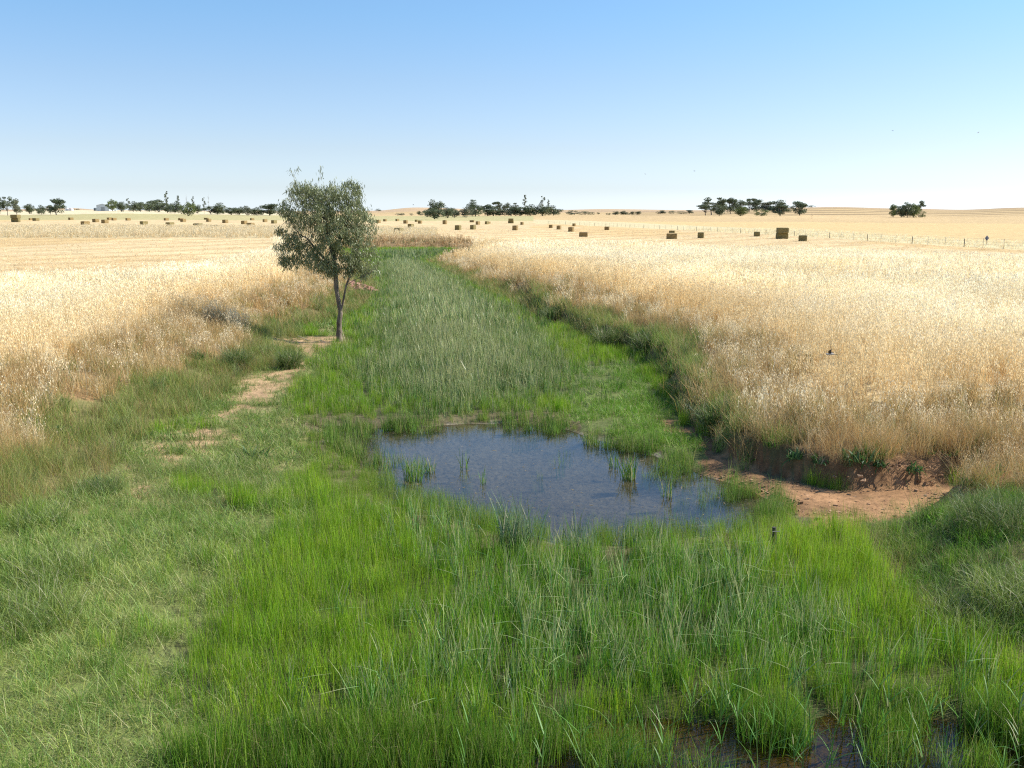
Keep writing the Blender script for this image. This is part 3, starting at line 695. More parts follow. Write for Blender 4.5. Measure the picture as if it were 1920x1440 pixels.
STUFF = {'clover_patch': ('dense leafy green herbs on the low bank at the right', 'ground cover'),
         'soil_clods': ('crumbs and clods of dry reddish soil on the bare ground', 'soil'),
         'dry_oat_grass': ('tall cream wild oat grass drying in the fields above the creek', 'dry grass'),
         'brown_bank_grass': ('fine rusty brown grass on the upper creek banks', 'dry grass'),
         'green_bank_grass': ('fine olive green grass low on the creek banks', 'grass'),
         'bank_tussocks': ('dark green arching tussocks spread along the banks', 'grass'),
         'bright_green_rushes': ('bright green upright rushes covering the wet creek bed', 'rushes'),
         'low_green_grass': ('short matted green grass mixed with straw on the creek flat', 'grass'),
         'reed_bed': ('blue green reeds with pale dry tips filling the channel', 'reeds'),
         'cut_stubble': ('short golden stubble left in the mown paddocks', 'stubble'),
         'roadside_grass': ('pale uncut grass strip behind the paddock fence', 'dry grass')}
for (nm, kind), lst in PTS.items():
    P = np.concatenate([a[0] for a in lst]); idx = np.concatenate([a[1] for a in lst]); s = np.concatenate([a[2] for a in lst]); t = np.concatenate([a[3] for a in lst])
    n = len(P)
    rot = np.stack([RNG.normal(0, 0.06, n), RNG.normal(0, 0.06, n) , RNG.uniform(0, 6.283, n)], -1)
    sc3 = np.stack([0.9 + 0.2 * RNG.random(n), 0.9 + 0.2 * RNG.random(n), np.ones(n)], -1) * s[:, None]
    me = mesh_np(nm, P, [], attrs={'idx': ('INT', idx), 'rot': ('FLOAT_VECTOR', rot), 'scl': ('FLOAT_VECTOR', sc3), 'tint': ('FLOAT_COLOR', t)})
    o = obj(nm, me); tag(o, STUFF[nm][0], STUFF[nm][1], kind='stuff')
    if kind not in GN: GN[kind] = gn_tree(kind)
    o.modifiers.new('scatter', 'NODES').node_group = GN[kind]
    print('STUFF', nm, kind, n)

# ------------------------------------------------------------------ tree building
def tube(pts, rads, sides=7, jit=0.0, rng=None):
    pts = [np.asarray(p, float) for p in pts]; V = []; n = len(pts)
    up = np.array([0.13, 0.27, 0.95])
    for i, (p, r) in enumerate(zip(pts, rads)):
        t = pts[min(i + 1, n - 1)] - pts[max(i - 1, 0)]; t = t / (np.linalg.norm(t) + 1e-9)
        a = np.cross(t, up if abs(t @ up) < 0.95 else np.array([1.0, 0, 0])); a /= np.linalg.norm(a); b = np.cross(t, a)
        for s in range(sides):
            th = 2 * math.pi * s / sides
            rr_ = r * (1 + (jit * rng.normal() if jit else 0))
            V.append(p + (a * math.cos(th) + b * math.sin(th)) * rr_)
    Fq = [(i * sides + s, i * sides + (s + 1) % sides, (i + 1) * sides + (s + 1) % sides, (i + 1) * sides + s) for i in range(n - 1) for s in range(sides)]
    return np.array(V), np.array(Fq)
def jointubes(ts):
    Vs, Fs = [], []; off = 0
    for V, Fq in ts: Vs.append(V); Fs.append(Fq + off); off += len(V)
    return np.concatenate(Vs), np.concatenate(Fs)

def leaf_mat(name, ca, cb, trans=0.25, rough=0.4, spec=0.5):
    m = bpy.data.materials.new(name); nt, nd, ln = nodes_of(m)
    b = N(nd, 'ShaderNodeAttribute', attribute_name='bcol')
    c = mixc(nd, ln, ca, cb, b.outputs['Fac'])
    pr = N(nd, 'ShaderNodeBsdfPrincipled', inp={'Roughness': rough, 'Specular IOR Level': spec}); ln.new(c, pr.inputs['Base Color'])
    tr = N(nd, 'ShaderNodeBsdfTranslucent'); ln.new(c, tr.inputs['Color'])
    mx = N(nd, 'ShaderNodeMixShader'); mx.inputs[0].default_value = trans
    ln.new(pr.outputs[0], mx.inputs[1]); ln.new(tr.outputs[0], mx.inputs[2])
    o = N(nd, 'ShaderNodeOutputMaterial'); ln.new(mx.outputs[0], o.inputs[0]); return m

# --- the young gum tree on the left bank
def gum_tree():
    rng = np.random.default_rng(42)
    base = hit(637, 640); S = base.y / FPX / math.cos(PITCH) * 1.0      # metres per photo pixel at the tree
    root = empty('gum_tree', base)
    tag(root, 'young gum tree with grey green drooping leaves standing alone on the bank by the reeds', 'tree')
    def L(px, py, d=0.0): return np.array([(px - 637) * S, d, (640 - py) * S])
    lobes = [((625, 425), (84, 70)), ((588, 394), (52, 40)), ((640, 378), (46, 36)), ((668, 440), (48, 62)), ((560, 458), (36, 42)), ((690, 490), (28, 30)),
             ((598, 488), (40, 22)), ((548, 490), (20, 16)), ((706, 508), (14, 12)), ((600, 362), (16, 13)), ((664, 358), (22, 12)), ((664, 506), (26, 14)), ((572, 364), (26, 22)), ((622, 505), (22, 14))]
    att = []
    for (cx, cy), (rx, ry) in lobes:
        c = L(cx, cy); k = int(rx * ry * 0.11) + 12
        q = rng.normal(size=(k, 3)); q /= np.linalg.norm(q, axis=1)[:, None]; q *= rng.random((k, 1)) ** 0.4
        depth = min(rx, 60) if rx > 40 else rx * 1.1
        off = rng.uniform(-0.35, 0.35) if rx < 45 else 0
        att.append(c + np.array([0, off, 0]) + q * np.array([rx * S, depth * S, ry * S]))
    att = np.concatenate(att)
    att = att[att[:, 2] > 1.75]
    holes = [(L(655, 470), 0.22), (L(582, 440), 0.2), (L(640, 405), 0.16), (L(610, 470), 0.2)]
    for hc, hr_ in holes: att = att[np.hypot(att[:, 0] - hc[0], att[:, 2] - hc[2]) > hr_]
    trunk1 = [L(637, 643), L(636, 625), L(637, 605), L(640, 588), L(637, 565), L(634, 545), L(633, 525), L(632, 505, 0.05), L(628, 480, 0.1), L(622, 455, .1), L(618, 425, .05), L(615, 395, 0)]
    trunk2 = [L(640, 588), L(645, 570, -.04), L(649, 552, -.08), L(653, 536, -.12), L(660, 520, -.1), L(668, 500, -.05), L(672, 470, 0)]
    limb3 = [L(653, 536, -.12), L(668, 526, -.2), L(684, 519, -.25), L(700, 510, -.25)]
    limb4 = [L(632, 505, .05), L(615, 490, .1), L(600, 470, -.1), L(585, 450, -.2)]
    limb5 = [L(628, 480, .1), L(640, 455, .25), L(652, 430, .35), L(658, 405, .3)]
    nodes = []; par = []
    def addline(pts, parent):
        pr = parent
        for a, b in zip(pts[:-1], pts[1:]):
            k = max(1, int(np.linalg.norm(b - a) / 0.12))
            for j in range(1, k + 1):
                nodes.append(a + (b - a) * j / k); par.append(pr); pr = len(nodes) - 1
        return pr
    nodes.append(trunk1[0]); par.append(-1); addline(trunk1, 0)
    def nearest(p): return int(np.argmin(np.linalg.norm(np.array(nodes) - p, axis=1)))
    for ln_ in (trunk2, limb3, limb4, limb5): addline(ln_, nearest(ln_[0]))
    nfix = len(nodes); step = 0.10; A_ = att.copy(); alive = np.ones(len(A_), bool)
    for it in range(90):
        P = np.array(nodes); ok = np.where(P[:, 2] > 1.5)[0]
        if not alive.any(): break
        AA = A_[alive]; dist = np.linalg.norm(AA[:, None] - P[None, ok], axis=2)
        j = dist.argmin(1); dm = dist.min(1)
        new = {}
        for a, jj, dd in zip(AA, j, dm):
            if dd < 1.6: new.setdefault(ok[jj], []).append((a - P[ok[jj]]) / (dd + 1e-6))
        if not new: break
        for kx, vs in new.items():
            v = np.mean(vs, 0) + rng.normal(0, 0.15, 3); v /= np.linalg.norm(v) + 1e-6
            nodes.append(P[kx] + v * step); par.append(kx)
        P2 = np.array(nodes[len(P):]); AAi = np.where(alive)[0]
        dk = np.linalg.norm(A_[AAi][:, None] - P2[None], axis=2).min(1)
        alive[AAi[dk < 0.16]] = False
    # wisp above the crown
    wp_ = [L(568, 372), L(566, 355), L(562, 340, .05), L(556, 328, .05)]; addline(wp_, nearest(wp_[0])); w2 = [L(562, 340, .05), L(568, 330), L(572, 324)]; addline(w2, nearest(w2[0]))
    wq = [L(612, 350), L(611, 335), L(612, 322)]; addline(wq, nearest(wq[0]))
    P = np.array(nodes); n = len(P); kids = [[] for _ in range(n)]
    for i, p_ in enumerate(par):
        if p_ >= 0: kids[p_].append(i)
    rad = np.zeros(n)
    for i in range(n - 1, -1, -1):
        rad[i] = max(0.0045, sum(rad[k] ** 1.85 for k in kids[i]) ** (1 / 1.85)) if kids[i] else 0.0045
    rad = rad * (0.088 / rad[0]); rad = np.maximum(rad, 0.004)
    zz = P[:, 2]; rad = rad * (1 + 0.55 * np.exp(-zz / 0.16) * (np.arange(n) < nfix))
    tubes = []
    def chain(i):
        pts = [P[par[i]], P[i]] if par[i] >= 0 else [P[i]]; rs = [min(rad[par[i]], rad[i] * 1.15), rad[i]] if par[i] >= 0 else [rad[i]]
        rest = []
        while kids[i]:
            ks = sorted(kids[i], key=lambda q: -rad[q]); rest += ks[1:]; i = ks[0]; pts.append(P[i]); rs.append(rad[i])
        if len(pts) > 1:
            big_ = rs[0] > 0.02
            tubes.append(tube(pts, rs, 10 if big_ else 4, 0.06 if big_ else 0, rng))
        for r_ in rest: chain(r_)
    import sys; sys.setrecursionlimit(10000); chain(0)
    V, Fq = jointubes(tubes)
    bark = simple_mat('gum_bark', (0.085, 0.06, 0.042), (0.30, 0.24, 0.17), 5, 0.9, 0.9, stretch=(1.6, 1.6, 0.45))
    obj('trunk', mesh_np('trunk', V, [Fq], [bark], smooth=True), root)
    # hanging leaves
    LV, LF, LC = [], [], []; off = 0
    tips = [i for i in range(nfix, n) if len(kids[i]) < 2]
    kmean = 20000 / max(1, len(tips))
    for i in tips:
        p = P[i]; end = len(kids[i]) == 0
        wisp = p[2] > (640 - 345) * S
        cn = float(fbm(p[:1] * 1.0 + p[2] * .7, p[1:2] + p[2], 0.42, 91, 2)[0]); k = rng.poisson(kmean * (1.5 if end else 0.8) * np.clip((cn - .27) * 3.4, 0.4, 1.9) * 1.35)
        if wisp: k = rng.integers(5, 9)
        shade = rng.uniform(0, 1)
        for _ in range(k):
            c = p + rng.normal(0, 0.075, 3) * (0.6 if wisp else 1)
            ln_ = rng.uniform(0.09, 0.18); w = rng.uniform(0.016, 0.027)
            dirv = np.array([rng.normal(0, 0.42), rng.normal(0, 0.42), -1.0 + rng.random() * 0.45]); dirv /= np.linalg.norm(dirv)
            sd_ = np.cross(dirv, rng.normal(size=3)); sd_ /= np.linalg.norm(sd_) + 1e-6
            cv = np.cross(dirv, sd_) * ln_ * rng.uniform(-0.15, 0.15)
            LV.append([c, c + dirv * ln_ * .35 + sd_ * w / 2 + cv, c + dirv * ln_ * .35 - sd_ * w / 2 + cv, c + dirv * ln_ * .75 + sd_ * w / 2.6 + cv, c + dirv * ln_ * .75 - sd_ * w / 2.6 + cv, c + dirv * ln_])
            LF += [(off, off + 1, off + 2, off + 2), (off + 1, off + 3, off + 4, off + 2), (off + 3, off + 5, off + 4, off + 4)]
            LC += [np.clip(shade * 0.5 + rng.random() * 0.5, 0, 1)] * 6; off += 6
    LV = np.array(LV).reshape(-1, 3); LFa = np.array(LF)
    tri = np.array([[a[0], a[1], a[2]] for a in LFa[0::3]]); qd = LFa[1::3]; tri2 = np.array([[a[0], a[1], a[2]] for a in LFa[2::3]])
    lm = leaf_mat('gum_leaves', (0.12, 0.145, 0.05), (0.34, 0.36, 0.17), 0.25, 0.42, 0.5)
    LC = np.array(LC); me = mesh_np('crown', LV, [tri, qd, tri2], [lm], attrs={'bcol': ('FLOAT_COLOR', np.stack([LC, LC, LC], -1))})
    obj('crown', me, root)
    print('GUM nodes', n, 'leaves', len(qd))
    # shed sticks and bark at the foot
    st = simple_mat('dead_wood', (0.32, 0.25, 0.18), (0.52, 0.44, 0.34), 12, 0.9, 0.3)
    specs = [((600, 641), (662, 652), 'long pale stick lying along the ground at the tree foot', .012), ((560, 634), (612, 645), 'thin dead branch lying in the tree shade', .016), ((645, 622), (650, 648), 'pale stick leaning against the foot of the trunk', .012),
             ((655, 628), (668, 652), 'short broken stick right of the trunk foot', .010)]
    for (a, b, lab, r) in specs:
        pa, pb = hit(*a), hit(*b)
        pts = [np.array(pa.lerp(pb, t)) + np.array([0, 0, 0.03]) + rng.normal(0, 0.02, 3) for t in np.linspace(0, 1, 6)]
        if 'leaning' in lab: pts = [np.array(pb) + (np.array(base) + np.array([0.10, -0.1, 0.42]) - np.array(pb)) * t for t in np.linspace(0, 1, 5)]
        V, Fq = tube(pts, np.linspace(r, r * .5, len(pts)), 6)
        o0 = np.array(pts[0]); tag(obj('stick', mesh_np('stick', V - o0, [Fq], [st], smooth=True), loc=o0), lab, 'stick', 'dead sticks at the gum tree foot')
gum_tree()

# --- far trees
FAR_LEAF = [leaf_mat('far_leaves_%s' % n_, a, b, 0.15, 0.6, 0.2) for n_, a, b in (('dark', (0.07, 0.09, 0.045), (0.17, 0.20, 0.11)), ('green', (0.10, 0.13, 0.035), (0.21, 0.25, 0.09)), ('grey', (0.12, 0.13, 0.08), (0.24, 0.25, 0.16)))]
FAR_BARK = simple_mat('far_bark', (0.14, 0.11, 0.085), (0.28, 0.24, 0.19), 0.8, 0.9, 0)
def far_proto(kind, seed, lm):
    """unit-height tree: width about 1 as well; scaled per instance"""
    rng = np.random.default_rng(seed); cl = []
    if kind == 'gum':       # layered crown on a forked trunk
        for k in range(24):
            a = rng.random() * 6.28; zc_ = rng.uniform(0.16, 0.86); r = math.sqrt(rng.random()) * 0.36 * math.sqrt(max(0.05, 1 - ((zc_ - .48) / .42) ** 2))
            cl.append((np.array([r * math.cos(a), r * math.sin(a), zc_]), rng.uniform(0.13, 0.20), 0.7))
    elif kind == 'round':
        for k in range(24):
            v = rng.normal(size=3); v /= np.linalg.norm(v); v *= rng.random() ** .4
            cl.append((np.array([v[0] * 0.36, v[1] * .36, 0.48 + v[2] * 0.38]), rng.uniform(0.13, 0.19), 0.9))
    elif kind == 'umbrella':  # open limbs, flat plates of leaves
        for k in range(15):
            a = rng.random() * 6.28; r = rng.uniform(0.03, 0.42); zc_ = rng.uniform(0.5, 0.95) - r * 0.25
            cl.append((np.array([r * math.cos(a), r * math.sin(a), zc_]), rng.uniform(0.12, 0.19), 0.5))
    elif kind == 'spire':   # thin emergent with a few tufts
        for k in range(10):
            zc_ = 0.3 + 0.66 * k / 9.; cl.append((np.array([rng.normal(0, .13 - .007 * k), rng.normal(0, .10), zc_]), rng.uniform(0.07, 0.18) * (1.15 - .05 * k), 0.35))
    elif kind == 'bush':
        for k in range(14):
            v = rng.normal(size=3); v /= np.linalg.norm(v)
            cl.append((np.array([v[0] * 0.42, v[1] * .42, 0.45 + v[2] * 0.36]), rng.uniform(0.14, 0.22), 0.8))
    elif kind == 'dead':
        for k in range(2): cl.append((np.array([rng.normal(0, .05), rng.normal(0, .05), 0.6]), 0.05, 0.6))
    V = []; C = []
    for c, r, fz in cl:
        k = {'gum': 95, 'round': 85, 'umbrella': 100, 'spire': 55, 'bush': 90, 'dead': 12}[kind]
        v = rng.normal(size=(k, 3)); v /= np.linalg.norm(v, axis=1)[:, None]; v *= rng.random((k, 1)) ** 0.33
        cc = c + v * np.array([r, r, r * fz]); s = rng.uniform(0.018, 0.042, (k, 1))
        a = rng.normal(size=(k, 3)); a /= np.linalg.norm(a, axis=1)[:, None]; b = np.cross(a, rng.normal(size=(k, 3))); b /= np.linalg.norm(b, axis=1)[:, None]
        V.append(np.stack([cc - a * s, cc + b * s * .6, cc + a * s, cc - b * s * .6], 1).reshape(-1, 3))
        sh = rng.uniform(0, 0.5) + rng.uniform(0, 0.5, k); C.append(np.repeat(sh, 4))
    V = np.concatenate(V); C = np.concatenate(C); V[:, 2] = np.clip(V[:, 2], 0.0, None)
    crown = mesh_np('crown', V, [np.arange(len(V)).reshape(-1, 4)], [lm], attrs={'bcol': ('FLOAT_COLOR', np.stack([C, C, C], -1))})
    tb = []
    fork = np.array([rng.normal(0, .015), rng.normal(0, .015), 0.22 if kind != 'spire' else 0.5])
    tr = 0.022 if kind not in ('spire', 'dead') else 0.012
    tb.append(tube([np.array([0, 0, -0.03]), fork * 0.5, fork], [tr * 1.2, tr, tr * .85], 6))
    for c, r, fz in cl:
        tb.append(tube([fork, fork * .45 + c * .55 + rng.normal(0, .02, 3), c], [tr * .55, tr * .35, tr * .15], 4))
    if kind in ('spire', 'dead'):
        tb.append(tube([fork, np.array([0, 0, 1.02])], [tr * .8, .003], 5))
        for k in range(7):
            a = rng.random() * 6.28; z0 = rng.uniform(.5, .85); tb.append(tube([np.array([0, 0, z0]), np.array([math.cos(a) * .12, math.sin(a) * .12, z0 + .13])], [.006, .002], 4))
    V, Fq = jointubes(tb)
    return crown, mesh_np('trunk', V, [Fq], [FAR_BARK], smooth=True)
FP = {}
for kind in ('gum', 'round', 'umbrella', 'spire', 'bush', 'dead'):
    for v in range(5): FP[(kind, v)] = far_proto(kind, 300 + v * 17 + len(kind) * 3, FAR_LEAF[(0, 1, 2, 0, 0)[v]])
NAMES = {'gum': 'gum_tree', 'round': 'round_tree', 'umbrella': 'open_tree', 'spire': 'pine_tree', 'bush': 'bush', 'dead': 'dead_tree'}
def far_tree(kind, v, x0, x1, top, base, label, group, push=0.0):
    b = hit((x0 + x1) / 2, base, 60)
    if push:
        u = b.x / b.y; y = b.y * (1 + push); b = Vector((u * y, y, H1(u * y, y)))
    S = b.y / FPX / math.cos(PITCH)
    Ht = px_at_depth((x0 + x1) / 2, top, b.y).z - b.z; Ht *= 1.08; Wd = (x1 - x0) * S / 0.76 * (1.2 if group in (GB, GCc, GE) and kind != 'spire' else 1.0)
    cr, tk = FP[(kind, v)]
    r = empty(NAMES[kind], b, random.uniform(0, 6.28), (Wd, Wd, Ht)); tag(r, label, 'bush' if kind == 'bush' else 'tree', group)
    obj('crown', cr, r); obj('trunk', tk, r)
GA, GB, GCc, GD, GE, GF, GG = ('trees at the far left of the paddock', 'trees of the long windbreak left of the young gum', 'trees in the grove behind the middle bales', 'bushes dotted along the middle hillside',
    'trees in the grove on the right hillside', 'trees of the small clump at the far right', 'bushes on the distant hill right of the young gum')
T = [
 ('gum', 0, -12, 6, 368, 404, 'gum tree cut off by the left edge of the view', GA), ('umbrella', 3, 5, 24, 368, 404, 'tall bare stemmed gum just right of the edge tree', GA),
 ('gum', 2, 21, 42, 371, 402, 'gum with leaves reaching low behind the left stacked bales', GA), ('round', 4, 45, 66, 381, 401, 'low rounded tree alone between two gums at far left', GA),
 ('round', 0, 69, 86, 384, 402, 'dark egg shaped tree left of the leaning gum', GA), ('umbrella', 2, 86, 103, 385, 402, 'wispy thin tree beside the egg shaped one', GA), ('gum', 3, 90, 122, 373, 403, 'big leaning gum that ends the far left row', GA),
 ('bush', 0, 137, 143, 391, 394, 'left of two dark specks of bush on the far left rise', None), ('bush', 3, 144, 149, 391, 394, 'right of two dark specks of bush on the far left rise', None),
 ('round', 1, 203, 220, 373, 396, 'bushy green tree at the shed end of the windbreak', GB), ('gum', 4, 218, 238, 377, 397, 'second tree of the windbreak counted from the shed', GB), ('spire', 0, 236, 247, 373, 396, 'short pine poking up near the shed end of the windbreak', GB),
 ('round', 0, 242, 258, 377, 397, 'wide dark tree right of the short pine', GB), ('round', 3, 254, 272, 376, 397, 'dark dome shaped tree third from the shed', GB), ('gum', 0, 270, 290, 377, 397, 'dense tree left of the umbrella crown in the windbreak', GB),
 ('umbrella', 0, 278, 304, 373, 397, 'umbrella crowned tree rising above the windbreak', GB), ('round', 4, 288, 308, 379, 398, 'dark tree directly below the umbrella crown in the windbreak', GB), ('spire', 3, 306, 321, 361, 398, 'tallest pine of the windbreak with tufts at its top', GB),
 ('gum', 3, 304, 324, 378, 399, 'dense tree around the foot of the tallest pine', GB), ('round', 0, 318, 338, 379, 400, 'dense tree right of the tallest pine', GB), ('spire', 4, 328, 342, 369, 400, 'bushy topped pine second in height in the windbreak', GB),
 ('dead', 0, 346, 356, 367, 402, 'bare dead pine behind the round green tree', GB), ('spire', 3, 358, 368, 370, 402, 'dark pine right of the bare dead pine', GB), ('round', 1, 342, 364, 378, 405, 'round green tree standing out in front of the windbreak', GB),
 ('gum', 4, 362, 378, 383, 400, 'ragged tree right of the round green one', GB), ('spire', 0, 379, 388, 372, 401, 'thin pine with a dark tuft near bare poles', GB), ('dead', 1, 388, 396, 367, 401, 'pale bare tree trunk right of the tufted pine', GB),
 ('umbrella', 3, 384, 408, 386, 402, 'low spreading tree under the bare trunk', GB), ('gum', 0, 394, 422, 380, 402, 'sloping crowned gum at the thin end of the windbreak', GB), ('bush', 0, 412, 426, 389, 401, 'low shrub filling a gap in the windbreak', GB),
 ('gum', 3, 425, 442, 387, 403, 'low gum first after the windbreak gap', GB), ('round', 4, 436, 460, 387, 403, 'wide low tree second after the windbreak gap', GB), ('gum', 2, 456, 474, 386, 404, 'greyish gum in the low end of the windbreak', GB),
 ('round', 0, 470, 494, 388, 404, 'flat dark tree left of the last gum before the young tree', GB), ('gum', 0, 491, 520, 381, 404, 'broad dark gum closest to the young gum tree', GB), ('bush', 3, 514, 530, 393, 401, 'low bush at the right end of the windbreak', GB),
 ('bush', 0, 705, 714, 391, 396, 'small bush on the skyline just right of the young gum', GG), ('bush', 3, 742, 750, 400, 404, 'leftmost bush below the distant rise', GG), ('bush', 0, 751, 760, 399, 404, 'larger bush second below the distant rise', GG),
 ('bush', 4, 768, 774, 400, 404, 'tiny bush alone below the distant rise', GG), ('round', 4, 781, 790, 395, 403, 'rounded bush left of the tall two tier gum', GG), ('bush', 0, 787, 796, 399, 404, 'dark low bush touching the middle grove', GG),
 ('gum', 2, 794, 808, 392, 405, 'small tree at the left foot of the two tier gum', GCc), ('round', 4, 804, 830, 373, 396, 'upper tier of the pair of gums at the left of the grove', GCc), ('gum', 3, 801, 829, 388, 411, 'broad low gum under the tall one at the left of the grove', GCc),
 ('gum', 4, 829, 850, 387, 409, 'pale domed gum left half of the pair by the two tier gum', GCc), ('round', 2, 842, 863, 390, 408, 'greyish domed gum right half of the pair', GCc), ('gum', 2, 864, 884, 387, 408, 'thin gum left of the dark layered tree', GCc),
 ('gum', 0, 879, 904, 374, 406, 'tall dark layered tree in the middle grove', GCc), ('umbrella', 0, 904, 925, 382, 405, 'spreading tree with a flat top in the grove', GCc), ('round', 0, 908, 942, 388, 405, 'wide dark tree under the flat top', GCc), ('umbrella', 4, 928, 948, 378, 404, 'slender tree leaning over the grove middle', GCc),
 ('gum', 0, 944, 972, 385, 405, 'dense low tree in the centre of the grove', GCc), ('umbrella', 3, 945, 965, 380, 404, 'thin flat crown above the grove centre', GCc), ('round', 3, 962, 988, 385, 405, 'dense dark tree right of the grove centre', GCc), ('spire', 4, 977, 992, 368, 404, 'tall thin pine with tufts rising from the grove', GCc),
 ('round', 0, 982, 1006, 383, 405, 'dark rounded tree under the tall thin pine', GCc), ('spire', 0, 1010, 1024, 370, 404, 'pine with a pointed dark top in the right of the grove', GCc), ('gum', 4, 1004, 1030, 383, 405, 'dense gum around the pointed pine', GCc),
 ('spire', 3, 1022, 1034, 376, 404, 'short tufted pine near the right end of the grove', GCc), ('round', 0, 1026, 1049, 385, 404, 'dark domed tree that ends the grove', GCc),
 ('bush', 0, 1066, 1088, 394, 403, 'first low dark bush right of the middle grove', GD), ('bush', 3, 1086, 1108, 396, 403, 'long low bush second from the middle grove', GD), ('bush', 2, 1109, 1115, 398, 403, 'tiny grey bush third from the middle grove', GD), ('umbrella', 3, 1119, 1124, 398, 403, 'tiny upright sapling on the hillside', GD),
 ('bush', 4, 1137, 1144, 399, 403, 'tiny low bush left of the hillside pair', GD), ('gum', 4, 1147, 1161, 396, 403, 'open small tree left in the hillside pair', GD), ('round', 0, 1162, 1177, 395, 403, 'round small tree right in the hillside pair', GD), ('bush', 3, 1175, 1181, 400, 403, 'speck of bush after the hillside pair', GD),
 ('gum', 3, 1181, 1192, 397, 403, 'left half of a double bush on the hillside', GD), ('gum', 0, 1190, 1202, 396, 403, 'right half of a double bush on the hillside', GD), ('bush', 0, 1230, 1240, 396, 401, 'small bush before the right grove', GD), ('gum', 2, 1236, 1250, 394, 401, 'spreading small tree before the right grove', GD), ('bush', 3, 1255, 1265, 395, 401, 'square dark bush in the line before the right grove', GD),
 ('bush', 4, 1271, 1285, 396, 401, 'long low bush nearest the right grove', GD), ('gum', 3, 1285, 1300, 394, 401, 'dark spreading shrub touching the right grove', GD),
 ('umbrella', 0, 1311, 1334, 382, 404, 'open limbed gum at the left tip of the right grove', GE), ('umbrella', 3, 1320, 1348, 370, 403, 'tall airy gum with pale stems second in the right grove', GE), ('gum', 0, 1345, 1360, 371, 403, 'tall gum behind the dark cone shaped tree', GE), ('round', 3, 1338, 1359, 381, 405, 'dark cone shaped tree in the right grove', GE),
 ('gum', 3, 1358, 1381, 372, 401, 'tall broad gum right of the cone shaped tree', GE), ('gum', 4, 1378, 1400, 375, 400, 'tall gum behind the round green bush', GE), ('round', 1, 1380, 1398, 386, 405, 'round green bushy tree in front of the right grove', GE), ('umbrella', 4, 1396, 1414, 372, 397, 'slim gum with sky showing through its stems', GE),
 ('gum', 0, 1408, 1428, 373, 397, 'gum with a peaked top in the right grove', GE), ('gum', 2, 1424, 1446, 377, 397, 'greyish gum in the right part of the grove', GE), ('bush', 1, 1419, 1436, 390, 405, 'round dark bush out in front of the right grove', GE), ('gum', 4, 1442, 1470, 375, 399, 'wide crowned gum near the right end of the grove', GE),
 ('gum', 3, 1450, 1476, 384, 405, 'low gum in front at the right end of the grove', GE), ('dead', 3, 1464, 1478, 376, 400, 'thin half bare tree at the right end of the grove', GE), ('gum', 0, 1487, 1512, 376, 404, 'single gum standing just right of the grove', GE), ('bush', 3, 1516, 1527, 385, 389, 'dark bush alone on the right skyline', None),
 ('dead', 4, 1517, 1527, 400, 410, 'small burnt leaning stump tree on the right hillside', None),
 ('gum', 1, 1666, 1684, 383, 407, 'left tree of the dark clump with a gap in its crown', GF), ('round', 3, 1679, 1700, 383, 408, 'dense second tree of the dark clump', GF), ('gum', 4, 1690, 1712, 379, 408, 'tall middle tree of the dark clump', GF), ('round', 1, 1702, 1724, 381, 408, 'bushy green tree right in the dark clump', GF), ('umbrella', 3, 1712, 1733, 376, 407, 'arching tree at the right end of the dark clump', GF), ('bush', 1, 1724, 1734, 393, 408, 'low green bush at the right foot of the clump', GF)]
for t in T:
    push = 0.35 if t[5] <= 389 else 0
    if t[0] == 'gum' and t[7] in (GB, GCc) and t[2] != 491: t = ('round',) + t[1:]
    if t[6].startswith('upper tier'): far_tree(t[0], t[1], t[2], t[3], t[4], 407, 'tall gum whose crown rises above the broad low one', t[7]); continue
    far_tree(*t)

